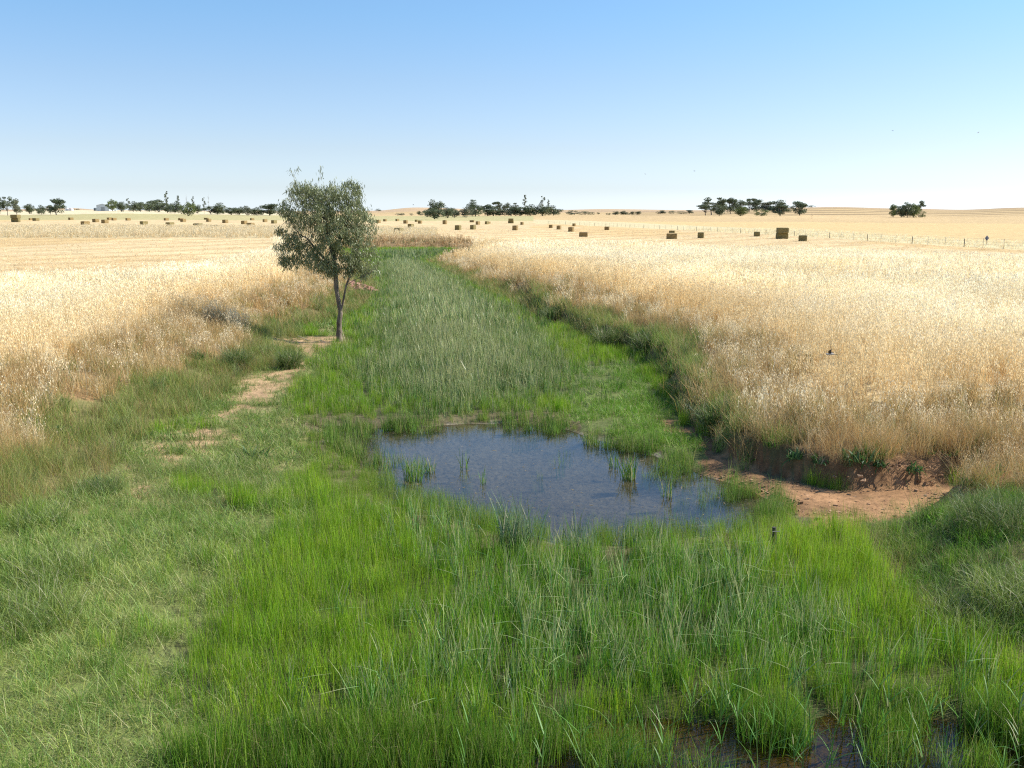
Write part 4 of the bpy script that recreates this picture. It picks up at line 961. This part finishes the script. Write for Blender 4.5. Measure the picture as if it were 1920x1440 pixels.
# ------------------------------------------------------------------ hay bales
HAY = simple_mat('hay', (0.13, 0.085, 0.035), (0.36, 0.26, 0.11), 5, 0.95, 0.6, stretch=(1, 1, 4), coords='Object')
HAYG = simple_mat('green_hay', (0.11, 0.09, 0.035), (0.30, 0.24, 0.10), 5, 0.95, 0.6, stretch=(1, 1, 4), coords='Object')
def bale_mesh(seed):
    rng = np.random.default_rng(seed); n = 7
    V = []; Fq = []; idx = {}
    def vid(i, j, k):
        key = (i, j, k)
        if key not in idx:
            p = np.array([i, j, k], float) / n - np.array([.5, .5, 0]); q = p.copy()
            e = sum(1 for c in (i, j, k) if c in (0, n))
            if e >= 2: q = q + (np.array([0, 0, .5]) - q) * 0.035 * (e - 1)
            q += rng.normal(0, 0.008, 3)
            if j not in (0, n) and k == n: q[2] -= 0.012 * abs(math.sin(j * 2.1))
            idx[key] = len(V); V.append(q)
        return idx[key]
    for a in range(n):
        for b in range(n):
            Fq += [(vid(a, b, 0), vid(a, b + 1, 0), vid(a + 1, b + 1, 0), vid(a + 1, b, 0)), (vid(a, b, n), vid(a + 1, b, n), vid(a + 1, b + 1, n), vid(a, b + 1, n)),
                   (vid(a, 0, b), vid(a + 1, 0, b), vid(a + 1, 0, b + 1), vid(a, 0, b + 1)), (vid(a, n, b), vid(a, n, b + 1), vid(a + 1, n, b + 1), vid(a + 1, n, b)),
                   (vid(0, a, b), vid(0, a, b + 1), vid(0, a + 1, b + 1), vid(0, a + 1, b)), (vid(n, a, b), vid(n, a + 1, b), vid(n, a + 1, b + 1), vid(n, a, b + 1))]
    V = np.array(V); Fq = np.array(Fq)
    # loose straws sticking out
    S_ = []; SF = []; off = len(V)
    for _ in range(160):
        f = rng.integers(0, 6); p = rng.uniform(-.5, .5, 3) + np.array([0, 0, .5]); ax = f // 2; p[ax] = (-.5 if f % 2 else .5) + (.5 if ax == 2 else 0)
        d = rng.normal(size=3) * 0.03; d[ax] += (-1 if f % 2 else 1) * .03; w = rng.normal(size=3) * 0.004
        S_ += [p - w, p + w, p + d]; SF.append((off, off + 1, off + 2)); off += 3
    return mesh_np('hay_bale', np.concatenate([V, np.array(S_)]), [Fq, np.array(SF)], [HAY if seed % 3 else HAYG])
BM = [bale_mesh(s) for s in range(1, 7)]
BG = 'square hay bales left on the mown paddocks'
def bale(xc, top, base, w, label, m=None, D=None, zb=None, yaw=None, group=BG):
    b = hit(xc, base, 60) if D is None else None
    if b is None: p = px_at_depth(xc, base, D); b = Vector((p.x, p.y, H1(p.x, p.y) if zb is None else zb))
    S = b.y / FPX / math.cos(PITCH)
    h = (base - top) * S; wd = w * S
    ya = math.radians(random.uniform(6, 16)) if yaw is None else yaw
    o = obj('hay_bale', BM[random.randrange(6)] if m is None else BM[m], loc=b, rot=(0, 0, -ya))
    ln_ = 2.3 if wd < h * 1.9 else 1.2
    o.scale = (max(wd - ln_ * math.sin(ya) * 0.6, wd * .7), ln_, h)
    tag(o, label, 'hay bale', group); return b, S, h
def stack(xc, top, mid, base, w, l1, l2, m):
    b, S, h = bale(xc, mid, base, w, l1, m, yaw=0.14)
    o = obj('hay_bale', BM[m], loc=(b.x + 0.02 * w * S, b.y, b.z + h + 0.005), rot=(0, 0, -0.10)); o.scale = (w * S * .86, 2.3, (mid - top) * S * .98)
    tag(o, l2, 'hay bale', BG)
stack(29.8, 403, 409.6, 416.4, 15.5, 'lower bale of the stack of two at the far left', 'upper bale of the stack of two at the far left', 2)
stack(958, 410, 414.3, 418.6, 10.5, 'lower bale of the small stack behind the middle bales', 'upper bale of the small stack behind the middle bales', 2)
stack(1466, 427.5, 437.4, 447.8, 22.5, 'lower bale of the large stack at the right', 'upper bale of the large stack at the right', 2)
for b_ in [(58.5, 409, 412.6, 4, 'thin end of a bale right of the far left stack'), (67.5, 409, 414, 8, 'small bale second right of the far left stack'), (133, 408, 412.3, 5.5, 'tiny bale alone below the white farm sheds'),
    (160, 415, 422, 10.5, 'bale sunk in pale grass nearest the viewer below the big shed'), (179.7, 410.6, 416.6, 8, 'bale left in the pair below the big shed'), (197, 412, 418.6, 8.5, 'bale right in the pair below the big shed'),
    (205.5, 408, 412.4, 5.5, 'tiny far bale left of two below the bushy windbreak end'), (214, 408.5, 413.3, 5, 'tiny far bale right of two below the bushy windbreak end'), (240.4, 409, 413.5, 5.5, 'tiny bale below the short pine'),
    (270, 415, 422, 9.5, 'bale below the dark dome tree with grass across its foot'), (312, 409, 413.4, 5.5, 'tiny bale straight below the tallest pine'), (319, 417, 425, 10.5, 'bale half hidden by grass below the tallest pine'),
    (339, 409, 413.3, 6, 'rear bale of the touching pair below the round green tree'), (343.6, 410.4, 416, 7, 'front bale of the touching pair below the round green tree'), (371.6, 419, 427, 12.5, 'wide bale sunk in grass right of the round green tree'),
    (387, 408.5, 411.8, 8, 'long flat far bale below the tufted pine'), (391.5, 410.5, 415.8, 6, 'small bale in front of the long flat far one'), (393, 421.6, 427, 12, 'left of two bales with only their tops above the grass'), (405, 421.8, 427, 12, 'right of two bales with only their tops above the grass'),
    (422.5, 412, 418.2, 7.5, 'bale below the gap of the windbreak'), (458, 414, 420.4, 8, 'bale left of the tallest grass sunk one near the young gum'), (473, 409, 413, 4.5, 'tiniest far bale left of the young gum'), (470, 418, 426.4, 10.5, 'nearest bale left of the young gum'),
    (497, 411, 416.2, 5.5, 'small bale second to the left of the young gum crown'), (514, 413, 419, 7.5, 'bale touching the left side of the young gum crown'),
    (709.6, 412.5, 418.2, 6.5, 'first bale right of the young gum crown'), (722, 411, 415.2, 5.5, 'small far bale second right of the young gum'), (745, 410.5, 414.6, 5, 'small far bale third right of the young gum'),
    (748, 428, 438.5, 14.5, 'near bale veiled by tall dry grass above the creek bend'), (760.6, 413, 419.2, 7, 'bale behind the one above the creek bend'), (770.6, 420, 428.4, 9.5, 'large bale right of the grass veiled one'),
    (781, 412, 416, 5, 'small far bale before the two tier gum'), (787.7, 413.5, 419.2, 6.5, 'bale just left of below the two tier gum'), (834, 413, 420.2, 7, 'bale below the pale domed gum pair'),
    (859, 422.5, 431.2, 10.5, 'large bale left of a near pair in the middle paddock'), (885, 413, 416.8, 8.5, 'long thin far bale before the dark layered tree'), (887, 422, 430.2, 9.5, 'large bale right of a near pair in the middle paddock'),
    (896, 415, 421.2, 6.5, 'small bale between the thin far one and its neighbour at right'), (912.7, 415, 420.4, 6, 'small bale left of a narrow sliver of bale'), (917.8, 415.6, 419.4, 2.6, 'narrow sliver of bale end beside a small bale'),
    (966, 423, 431.8, 10, 'large bale in front of the small stack'), (979, 416.5, 421.4, 6, 'small bale right of the small stack'), (1033, 421.5, 427.3, 7.5, 'bale left of a row of three at the grove end'), (1048, 423, 430.2, 8.5, 'middle bale of a row of three at the grove end'),
    (1071, 426, 434.4, 11, 'largest bale of a row of three at the grove end'), (1076.5, 419, 424, 6.5, 'small bale by the fence behind the row of three'), (1094, 435.6, 444, 16.5, 'bale at the field edge with oat heads across it'), (1138, 425, 431.2, 10, 'bale alone by the left part of the fence'),
    (1260, 432.5, 436.6, 12, 'flat bale close behind the long ragged one'), (1259.5, 438, 448, 20.5, 'long ragged bale at the edge of the oat grass'), (1314, 436, 446.3, 14.5, 'square bale right of the long ragged one'),
    (1419, 434.7, 443.2, 12.5, 'bale left of the large stack'), (1505, 441.5, 452, 19.5, 'ragged wide bale right of the large stack')]:
    bale(*b_)

# ------------------------------------------------------------------ fence and sign
wood = simple_mat('grey_post_wood', (0.10, 0.085, 0.07), (0.22, 0.19, 0.15), 6, 0.9, 0.3)
wire = simple_mat('fence_wire', (0.2, 0.19, 0.18), (0.3, 0.29, 0.27), 6, 0.6, 0, metallic=0.6)
f0 = FENCE[0]; fr_ = empty('paddock_fence', f0); tag(fr_, 'long wire fence with dark posts between the mown paddock and the pale roadside grass', 'fence')
for f in FENCE[1:]:
    V, Fq = tube([np.array([0, 0, -.2]), np.array([.01, 0, .5]), np.array([0, 0, .95])], [.055, .05, .045], 8)
    cap = np.arange(len(V) - 8, len(V))[None, :]
    obj('post', mesh_np('post', V, [Fq, cap], [wood], smooth=False), fr_, f - f0)
for a, b in zip(FENCE[1:-1], FENCE[2:]):
    for k in (1, 2):
        p = a.lerp(b, k / 3) - f0; p.z = H1(p.x + f0.x, p.y + f0.y) - f0.z
        V, Fq = tube([np.array([0, 0, -.2]), np.array([0, 0, 1.05])], [.02, .02], 4); obj('dropper', mesh_np('dropper', V, [Fq], [wire]), fr_, p)
tb = [tube([np.array(f - f0) + np.array([0, 0, h_]) for f in FENCE], [.006] * len(FENCE), 4) for h_ in (.4, .7, 1.0)]
V, Fq = jointubes(tb); obj('wires', mesh_np('wires', V, [Fq], [wire]), fr_)
D_s = 128.0; pc_ = px_at_depth(1850.5, 446.5, D_s); zg = H1(pc_.x, pc_.y)
sg = empty('road_sign', (pc_.x, pc_.y, zg), 0.35); tag(sg, 'grey back of a diamond shaped road sign on a post in the roadside grass', 'sign')
alu = simple_mat('sign_back_metal', (0.13, 0.13, 0.16), (0.22, 0.22, 0.26), 2, 0.5, 0, metallic=0.2)
hs_ = .36; hz = pc_.z - zg; q = [(-hs_, 0), (0, -hs_), (hs_, 0), (0, hs_)]
V = np.array([(x, y, hz + z) for y in (-.012, .012) for x, z in q]); Fq = np.array([(0, 1, 2, 3), (7, 6, 5, 4), (0, 4, 5, 1), (1, 5, 6, 2), (2, 6, 7, 3), (3, 7, 4, 0)])
obj('sign_plate', mesh_np('sign_plate', V, [Fq], [alu]), sg)
V, Fq = tube([np.array([0, -.04, -.3]), np.array([0, -.04, hz + .2])], [.03, .03], 8); obj('post', mesh_np('post', V, [Fq], [alu], smooth=True), sg)

# ------------------------------------------------------------------ farm buildings
def shed(x0, x1, top, eave, base, depth, label, wc, rc, name, D=None, ridge_side=False):
    b = hit((x0 + x1) / 2, base, 60)
    S = b.y / FPX / math.cos(PITCH); w = (x1 - x0) * S / 2; he = (base - eave) * S; ht = (base - top) * S
    r = empty(name, b, 0.12); tag(r, label, 'shed')
    wm = simple_mat(name + '_wall', wc, tuple(c * 1.1 for c in wc), 1, 0.7, 0.0); rm = simple_mat(name + '_roof', rc, tuple(c * 1.1 for c in rc), 1, 0.6, 0)
    V = np.array([(-w, 0, -.5), (w, 0, -.5), (w, 0, he), (0, 0, ht), (-w, 0, he), (-w, depth, -.5), (w, depth, -.5), (w, depth, he), (0, depth, ht), (-w, depth, he)])
    obj('wall', mesh_np('wall', V, [np.array([(0, 1, 2, 3, 4), (9, 8, 7, 6, 5)]), np.array([(1, 6, 7, 2), (0, 4, 9, 5)])], [wm]), r)
    ov = w * .04; e = .08
    V = np.array([(-w - ov, -ov, he), (0, -ov, ht + .05), (w + ov, -ov, he), (w + ov, depth, he), (0, depth, ht + .05), (-w - ov, depth, he)]) + np.array([0, 0, .05]); V2 = V + np.array([0, 0, e])
    V = np.concatenate([V, V2]); obj('roof', mesh_np('roof', V, [np.array([(0, 1, 4, 5), (1, 2, 3, 4), (6, 11, 10, 7), (7, 10, 9, 8), (0, 6, 7, 1), (1, 7, 8, 2), (2, 8, 9, 3), (0, 5, 11, 6), (4, 10, 11, 5), (3, 9, 10, 4)])], [rm]), r)
    dm = simple_mat(name + '_door', tuple(c * .55 for c in wc), tuple(c * .6 for c in wc), 1, 0.7, 0)
    V = np.array([(x, y, z) for y in (-.06, -.01) for x, z in ((-w * .3, 0), (w * .3, 0), (w * .3, he * .7), (-w * .3, he * .7))])
    obj('door', mesh_np('door', V, [np.array([(0, 1, 2, 3), (0, 4, 5, 1), (1, 5, 6, 2), (2, 6, 7, 3), (3, 7, 4, 0)])], [dm]), r)
shed(182, 204, 383, 385.5, 395.6, 25, 'large pale grey farm shed beside the windbreak at the left', (0.50, 0.54, 0.56), (0.6, 0.62, 0.62), 'farm_shed')
shed(121.5, 127.5, 390.5, 392, 395, 6, 'small white shed left of two on the far left horizon', (0.75, 0.74, 0.72), (0.7, 0.7, 0.7), 'white_shed')
shed(128.5, 134.5, 390.3, 391.6, 395, 6, 'small white shed right of two on the far left horizon', (0.75, 0.72, 0.72), (0.55, 0.45, 0.42), 'white_shed')
bw = hit(178.7, 395.2, 60); SS = bw.y / FPX
wt = empty('water_tank', bw); tag(wt, 'small dark tank standing left of the large pale farm shed', 'tank')
tm = simple_mat('dark_tank', (0.08, 0.10, 0.11), (0.12, 0.14, 0.15), 1, .7, 0)
V, Fq = tube([np.array([0, 0, -.3]), np.array([0, 0, 2.3 * SS / SS * .5 * 2.2]), np.array([0, 0, 2.9])], [2.6 * SS, 2.6 * SS, .2], 16); obj('tank_body', mesh_np('tank_body', V, [Fq], [tm], smooth=False), wt)
V, Fq = tube([np.array([0, 0, 2.85]), np.array([0, 0, 3.05])], [.3, .3], 10); obj('lid', mesh_np('lid', V, [Fq, np.arange(10, 20)[None, :]], [tm]), wt)

# ------------------------------------------------------------------ creek-side things
stone = simple_mat('red_rubble_stone', (0.30, 0.14, 0.10), (0.48, 0.27, 0.2), 9, 0.9, 0.3)
def rubble():
    rng = np.random.default_rng(5); Vs, Fs = [], []; off = 0
    for i in range(260):
        t = rng.random(); px_ = 652 + 52 * t; py_ = 540 + 10 * t + rng.normal(0, 3.2) * (1 - .4 * t)
        c = hit(px_, py_, 20, 80); s = rng.uniform(.05, .13)
        V = np.array([(x, y, z) for x in (-1, 1) for y in (-1, 1) for z in (-1, 1)], float) * s * rng.uniform(.5, 1.1, 3) * np.array([1.3, 1, .7]) + rng.normal(0, s * .18, (8, 3))
        a = rng.normal(0, 1, 3); R_ = np.array(Matrix.Rotation(rng.uniform(0, 3), 3, Vector(a).normalized()))
        V = V @ R_.T + np.array(c) + np.array([0, 0, rng.uniform(0, .22)])
        Vs.append(V); Fs.append(np.array([(0, 1, 3, 2), (4, 6, 7, 5), (0, 4, 5, 1), (2, 3, 7, 6), (0, 2, 6, 4), (1, 5, 7, 3)]) + off); off += 8
    tag(obj('rubble_heap', mesh_np('rubble_heap', np.concatenate(Vs), [np.concatenate(Fs)], [stone])), 'low bank of broken reddish rubble behind the young gum trunk', 'rubble', kind='stuff')
rubble()

def bgrass_mat(name, col, straw): 
    m = bpy.data.materials.new(name); nt, nd, ln = nodes_of(m)
    b = N(nd, 'ShaderNodeAttribute', attribute_name='bcol')
    c = mixc(nd, ln, col, b.outputs['Color'], 1.0, 'MULTIPLY'); c = mixc(nd, ln, c, straw, b.outputs['Alpha'])
    pr = N(nd, 'ShaderNodeBsdfPrincipled', inp={'Roughness': .5, 'Specular IOR Level': .4}); tr = N(nd, 'ShaderNodeBsdfTranslucent')
    ln.new(c, pr.inputs['Base Color']); ln.new(c, tr.inputs['Color']); mx = N(nd, 'ShaderNodeMixShader'); mx.inputs[0].default_value = .35
    ln.new(pr.outputs[0], mx.inputs[1]); ln.new(tr.outputs[0], mx.inputs[2]); o = N(nd, 'ShaderNodeOutputMaterial'); ln.new(mx.outputs[0], o.inputs[0]); return m
M_TUS = bgrass_mat('tussock_blades', (0.13, 0.185, 0.045), (0.5, 0.42, 0.24)); M_TUG = bgrass_mat('grey_tussock_blades', (0.22, 0.29, 0.06), (0.5, 0.44, 0.28))
M_RSH = bgrass_mat('pond_rush_blades', (0.12, 0.24, 0.03), (0.5, 0.42, 0.22)); M_CANE = bgrass_mat('reed_stalk_leaves', (0.10, 0.24, 0.03), (0.55, 0.46, 0.28)); M_BLUE = bgrass_mat('blue_reed_blades', (0.15, 0.23, 0.11), (0.6, 0.52, 0.34))
M_WEED = bgrass_mat('weed_leaves', (0.07, 0.15, 0.04), (0.4, 0.3, 0.15)); M_PALE = bgrass_mat('pale_oat', (0.75, 0.68, 0.5), (0.75, 0.68, 0.5))
def plant(name, px_, py_, mat, seed, n, rad, h, w, lean, curve, segs, label, cat, group, dead=.1, kink=0, z=None, upw=.6):
    rng = np.random.default_rng(seed); b = hit(px_, py_)
    if z is not None: b.z = z
    V, Fq, C = blades(rng, n, rad, h, w, lean, curve, segs, dead=dead, kink=kink, var=.3, upright_w=upw)
    tag(obj(name, mesh_np(name, V, [Fq], [mat], attrs={'bcol': ('FLOAT_COLOR', C)}), loc=b), label, cat, group)
TG = 'dark arching tussocks on the banks'
for i, (px_, py_, r, h, n, m_, lab) in enumerate([
    (448, 690, .30, .75, 750, M_TUS, 'dark tussock on the left bank below the tree shadow'), (542, 690, .28, .72, 650, M_TUS, 'dark round tussock left of the dirt path by the tree'), (505, 668, .4, .5, 600, M_TUG, 'greyish tussock between two dark ones on the left bank'),
    (1040, 600, .45, .8, 700, M_TUS, 'dark tussock at the foot of the right bank by the reeds'), (985, 572, .35, .5, 500, M_TUS, 'small dark tussock under the cut of the right bank'), (1150, 650, .5, .9, 900, M_TUS, 'big dark tussock hanging over the right bank'), (1215, 655, .4, .8, 700, M_TUS, 'dark tussock right of the big overhanging one'),
    (1345, 795, .35, .6, 700, M_TUS, 'dark tussock at the left corner of the brown bank'), (1880, 985, .55, .6, 1100, M_TUS, 'wide dark green tussock at the right edge above the clover'), (1835, 1180, .5, .5, 1200, M_TUG, 'grey green feathery tussock at the lower right'),
    (1905, 1130, .5, .55, 1200, M_TUG, 'grey green tussock cut by the right edge'), (40, 1170, .6, .55, 1300, M_TUG, 'grey green tussock cut by the left edge'), (95, 1085, .5, .5, 1100, M_TUG, 'grey green tussock behind the one at the left edge'),
    (800, 600 - 15, .0, .0, 0, None, ''), (75, 985, .4, .45, 700, M_TUG, 'olive tussock under the brown grass at far left'), (190, 925, .3, .4, 500, M_TUS, 'small tussock beside the bare soil at left')]):
    if n: plant('tussock', px_, py_, m_, 500 + i, n, r, (h * .55, h), .0055 if py_ > 800 else .011, .35, 1.0, 4, lab, 'tussock', TG)
for i, (px_, py_, n, h, lab, mt) in enumerate([
    (775, 915, 55, .50, 'tuft of rushes standing in the left of the pond', M_RSH), (805, 908, 18, .35, 'small thin tuft right of the left pond tuft', M_RSH), (1177, 925, 45, .50, 'tuft of rushes standing in the right of the pond', M_RSH), (1150, 900, 14, .35, 'thin pale tuft left of the right pond tuft', M_RSH),
    (960, 1035, 60, .95, 'tall blue green reed clump leaning over the near pond edge', M_BLUE), (995, 1040, 34, .85, 'reed clump right beside the tallest one at the near pond edge', M_BLUE), (1080, 1040, 24, .7, 'reed clump at the near pond edge between the tall one and the right end', M_BLUE), (1105, 1050, 24, .6, 'short reed clump at the near pond edge', M_BLUE), (820, 1000, 26, .5, 'green reed clump at the near left pond edge', M_BLUE),
    (872, 905, 8, .4, 'few thin blades in the open water near the left tuft', M_RSH), (905, 935, 7, .4, 'few thin blades in the middle of the open water', M_RSH), (1250, 960, 16, .45, 'thin tuft in the shallow right end of the pond', M_RSH)]):
    plant('reed_tuft', px_, py_, mt, 700 + i, int(n * 1.6), .07 + .0016 * n, (h * .55, h * 1.1), .014 if mt is not M_RSH else .011, .12, .25, 4, lab, 'reeds', 'tufts of reed in and beside the pond', kink=.08, z=-.04, dead=.15)
WG = 'broad leaved weeds on the banks'
for i, (px_, py_, s, lab) in enumerate([(1492, 858, .34, 'dark leafy weed at the left end of the undercut bank'), (1538, 868, .22, 'leafy weed over the undercut bank next to the left end'), (1612, 862, .36, 'leafy weed over the middle of the undercut bank'), (1648, 874, .22, 'leafy weed right of the middle of the undercut'),
    (1706, 880, .30, 'leafy weed at the right end of the undercut bank'), (1818, 870, .26, 'lone leafy weed in brown grass near the right edge'), (372, 672, .35, 'leafy weed where green meets gold on the left bank'), (418, 738, .30, 'bright green rosette weed by the dirt path'), (410, 712, .28, 'small thistle above the bright rosette weed'),
    (110, 815, .35, 'green weed growing in the brown grass at far left'), (180, 918, .28, 'thistle on the low mound at far left'), (478, 860, .34, 'dense green tuft beside the orange bare soil'), (650, 800, .2, 'dark stubby weed at the far left corner of the pond')]):
    plant('leafy_weed', px_, py_, M_WEED, 800 + i, 60 + 9 * (i % 4), s * (.5 + .12 * (i % 3)), (s * .25, s * (.7 + .12 * (i % 4))), s * .11, .8, .8, 4, lab, 'weed', WG, dead=.05, upw=.9)

# tall reed plants in the near pool
def cane(seed):
    rng = np.random.default_rng(seed); h = rng.uniform(.45, .8); segs = 7
    lean = rng.normal(0, .10, 2); pts = [np.array([lean[0] * t * t * h, lean[1] * t * t * h, h * t]) for t in np.linspace(0, 1, segs)]
    V, Fq = tube(pts, np.linspace(.006, .0025, segs), 5); Vs, Fs, Cs = [V], [Fq], [np.tile([1, 1, .9, .15], (len(V), 1))]; off = len(V)
    a0 = rng.random() * 6.28
    for k in range(rng.integers(7, 11)):
        t = rng.uniform(.25, 1.0); p = np.array([lean[0] * t * t * h, lean[1] * t * t * h, h * t]); a = a0 + (k % 2) * math.pi + rng.normal(0, .5)
        L_ = rng.uniform(.16, .34); w = rng.uniform(.009, .017); el = rng.uniform(.35, .95); cv = rng.uniform(.3, 1.0)
        x = 0; z = 0; row = []; S_ = 6
        for s in range(S_ + 1):
            u = s / S_; ang = el + cv * u * u; row.append((x, z, w * (1 - u) ** .6 * (0.5 + min(1, u * 4) * .5) + .0008)); x += math.sin(ang) * L_ / S_; z += math.cos(ang) * L_ / S_
        d = np.array([math.cos(a), math.sin(a), 0]); sdv = np.array([-math.sin(a), math.cos(a), .25])
        Vv = np.array([v for (x, z, ww) in row for v in (p + d * x + np.array([0, 0, z]) - sdv * ww / 2, p + d * x + np.array([0, 0, z]) + sdv * ww / 2)])
        Vs.append(Vv); Fs.append(np.array([(off + 2 * s, off + 2 * s + 1, off + 2 * s + 3, off + 2 * s + 2) for s in range(S_)])); off += len(Vv)
        b = rng.uniform(.75, 1.3); al = 0.6 if rng.random() < .10 else 0; Cs.append(np.tile([b, b, b, al], (len(Vv), 1)))
    return mesh_np('reed_plant', np.concatenate(Vs), [np.concatenate(Fs)], [M_CANE], attrs={'bcol': ('FLOAT_COLOR', np.concatenate(Cs))})
CM = [cane(900 + i) for i in range(8)]
CANES = [(1210, 1400), (1290, 1380), (1350, 1365), (1410, 1425), (1580, 1380), (1640, 1420), (1725, 1420), (1770, 1440), (1830, 1405), (1880, 1365), (1150, 1420), (1090, 1440), (960, 1450), (870, 1455), (1238, 1475), (1505, 1445), (1715, 1480), (1910, 1450), (1322, 1425), (1385, 1395), (1440, 1440), (1470, 1405), (1520, 1400), (1560, 1445), (1600, 1400), (1655, 1385), (1700, 1350), (1745, 1400), (1800, 1380), (1850, 1440), (1690, 1445), (1620, 1455), (1490, 1468), (1905, 1400), (1255, 1440), (1180, 1460), (1345, 1475), (1420, 1482), (1540, 1490), (1660, 1490), (1780, 1480), (1870, 1495), (1120, 1475), (1015, 1450)]
for i, (x_, y_) in enumerate(CANES):
    p = on_plane(np.array([x_]), np.array([y_]), 0)[0]
    o = obj('reed_plant', CM[i % 8], loc=(p[0], p[1], -.12), rot=(0, 0, random.uniform(0, 6.28))); s = random.uniform(.75, 1.1); o.scale = (s, s, s)
    tag(o, 'leafy green reed plant standing in the brown water at the bottom of the view', 'reed', 'leafy reed plants in the near pool')

# old post with a cross wire in the rushes
b = hit(1449, 1040); op = empty('old_post', b); tag(op, 'short dark weathered post almost hidden in the rushes below the bare soil', 'post')
pw = simple_mat('black_post_wood', (0.035, 0.03, 0.025), (0.09, 0.08, 0.065), 14, .9, .5)
V, Fq = tube([np.array([0, 0, -.1]), np.array([.01, 0, .2]), np.array([.0, 0, .38])], [.034, .032, .028], 8); obj('stake', mesh_np('stake', V, [Fq, np.arange(16, 24)[None, :]], [pw]), op)
V, Fq = tube([np.array([-.03, -.034, .33]), np.array([.07, -.036, .333])], [.006, .006], 5); obj('wire_stub', mesh_np('wire_stub', V, [Fq], [wire]), op)

# ------------------------------------------------------------------ swallows
BDK = simple_mat('swallow_feathers', (0.03, 0.03, 0.04), (0.07, 0.065, 0.07), 20, .6, 0); BLT = simple_mat('swallow_belly', (0.55, 0.48, 0.4), (0.65, 0.6, 0.5), 20, .7, 0)
def bird(px_, py_, D, span, yaw, flap, bank, label, dark=True):
    p = px_at_depth(px_, py_, D); r = empty('swallow', p, yaw, span); r.rotation_euler = (bank, 0, yaw); tag(r, label, 'bird', 'swallows flying over the creek')
    n = 9; prof = [(-.34, .0), (-.26, .03), (-.12, .058), (0.0, .072), (.1, .066), (.17, .048), (.22, .052), (.27, .035), (.32, .004)]
    V, Fq = tube([np.array([x, 0, .012 * math.sin(i)]) for i, (x, _) in enumerate(prof)], [max(q_, .004) for _, q_ in prof], 10)
    obj('body', mesh_np('body', V, [Fq], [BLT, BDK], smooth=True, mat_idx=[1 if (i % 10) in (0, 1, 2, 8, 9) else 0 for i in range(len(Fq))]), r)
    for s in (-1, 1):
        pts = [(.12, .04), (.13, .22), (.02, .42), (-.16, .52), (-.06, .34), (-.07, .18), (-.05, .04)]
        def wz(y): return flap * y - .35 * flap * max(0, y - .22)
        top_ = [(x, s * y, wz(y) + .012 * (1 - y * 1.6)) for x, y in pts]; bot = [(x, s * y, wz(y) - .006) for x, y in pts]
        V = np.array(top_ + bot); m_ = len(pts); side = np.array([(i, (i + 1) % m_, m_ + (i + 1) % m_, m_ + i) for i in range(m_)])
        obj('wing', mesh_np('wing', V, [np.arange(m_)[None, :], np.arange(m_)[None, ::-1] + m_, side], [BDK]), r)
    V = np.array([(x, y, z) for z in (.006, -.004) for x, y in ((-.22, .03), (-.44, .09), (-.33, 0), (-.44, -.09), (-.22, -.03))])
    obj('tail', mesh_np('tail', V, [np.array([[0, 1, 2, 3, 4]]), np.array([[9, 8, 7, 6, 5]]), np.array([(i, (i + 1) % 5, 5 + (i + 1) % 5, 5 + i) for i in range(5)])], [BDK]), r)
bird(1557, 664, 19, .30, 2.7, .55, .3, 'swallow with spread wings skimming low over the oat grass')
bird(1837, 679, 21, .28, .2, -.35, -.2, 'dark swallow low over the grass near the right edge')
bird(1302, 320.5, 80, .26, 0.1, .1, 0, 'tiny bird in the sky above the right grove'); bird(1210, 326.5, 90, .2, .6, .5, .2, 'tiny bird in the sky left of its companion and lower')
bird(1674, 245, 90, .26, .1, .1, .1, 'tiny bird high in the sky above the dark clump'); bird(1834, 249, 90, .26, 2.9, .5, .2, 'tiny bird high in the sky near the right edge')
bird(775, 384, 90, .22, .4, .5, .2, 'speck of a bird low in the sky above the distant rise')


# floating bits on the pond
def floats():
    rng = np.random.default_rng(12); V, Fq, C = [], [], []; off = 0
    lo, hi = POND.min(0), POND.max(0)
    while off < 4 * 170:
        p = rng.uniform(lo, hi); d_ = sdist(p[None], POND)[0]
        if d_ > -0.1 or rng.random() > (0.25 + 0.9 * float(fbm(p[:1], p[1:], 1.4, 81)[0] > .55) + (p[0] > 1.2) * .3): continue
        a = rng.random() * 6.28; L_ = rng.uniform(.006, .035) * (3 if rng.random() < .06 else 1); w = rng.uniform(.004, .012); u = np.array([math.cos(a), math.sin(a)]); v = np.array([-u[1], u[0]])
        for q_ in (-u * L_ - v * w, u * L_ - v * w * .6, u * L_ + v * w, -u * L_ + v * w * .7): V.append((*(p + q_), .004))
        Fq.append((off, off + 1, off + 2, off + 3)); off += 4; b_ = rng.uniform(.5, 1.3); C += [(b_, b_, b_, 0)] * 4
    tag(obj('floating_litter', mesh_np('floating_litter', V, [np.array(Fq)], [bgrass_mat('litter', (0.30, 0.24, 0.14), (0, 0, 0))], attrs={'bcol': ('FLOAT_COLOR', np.array(C))})), 'specks of pale litter floating on the pond', 'litter', kind='stuff')
floats()
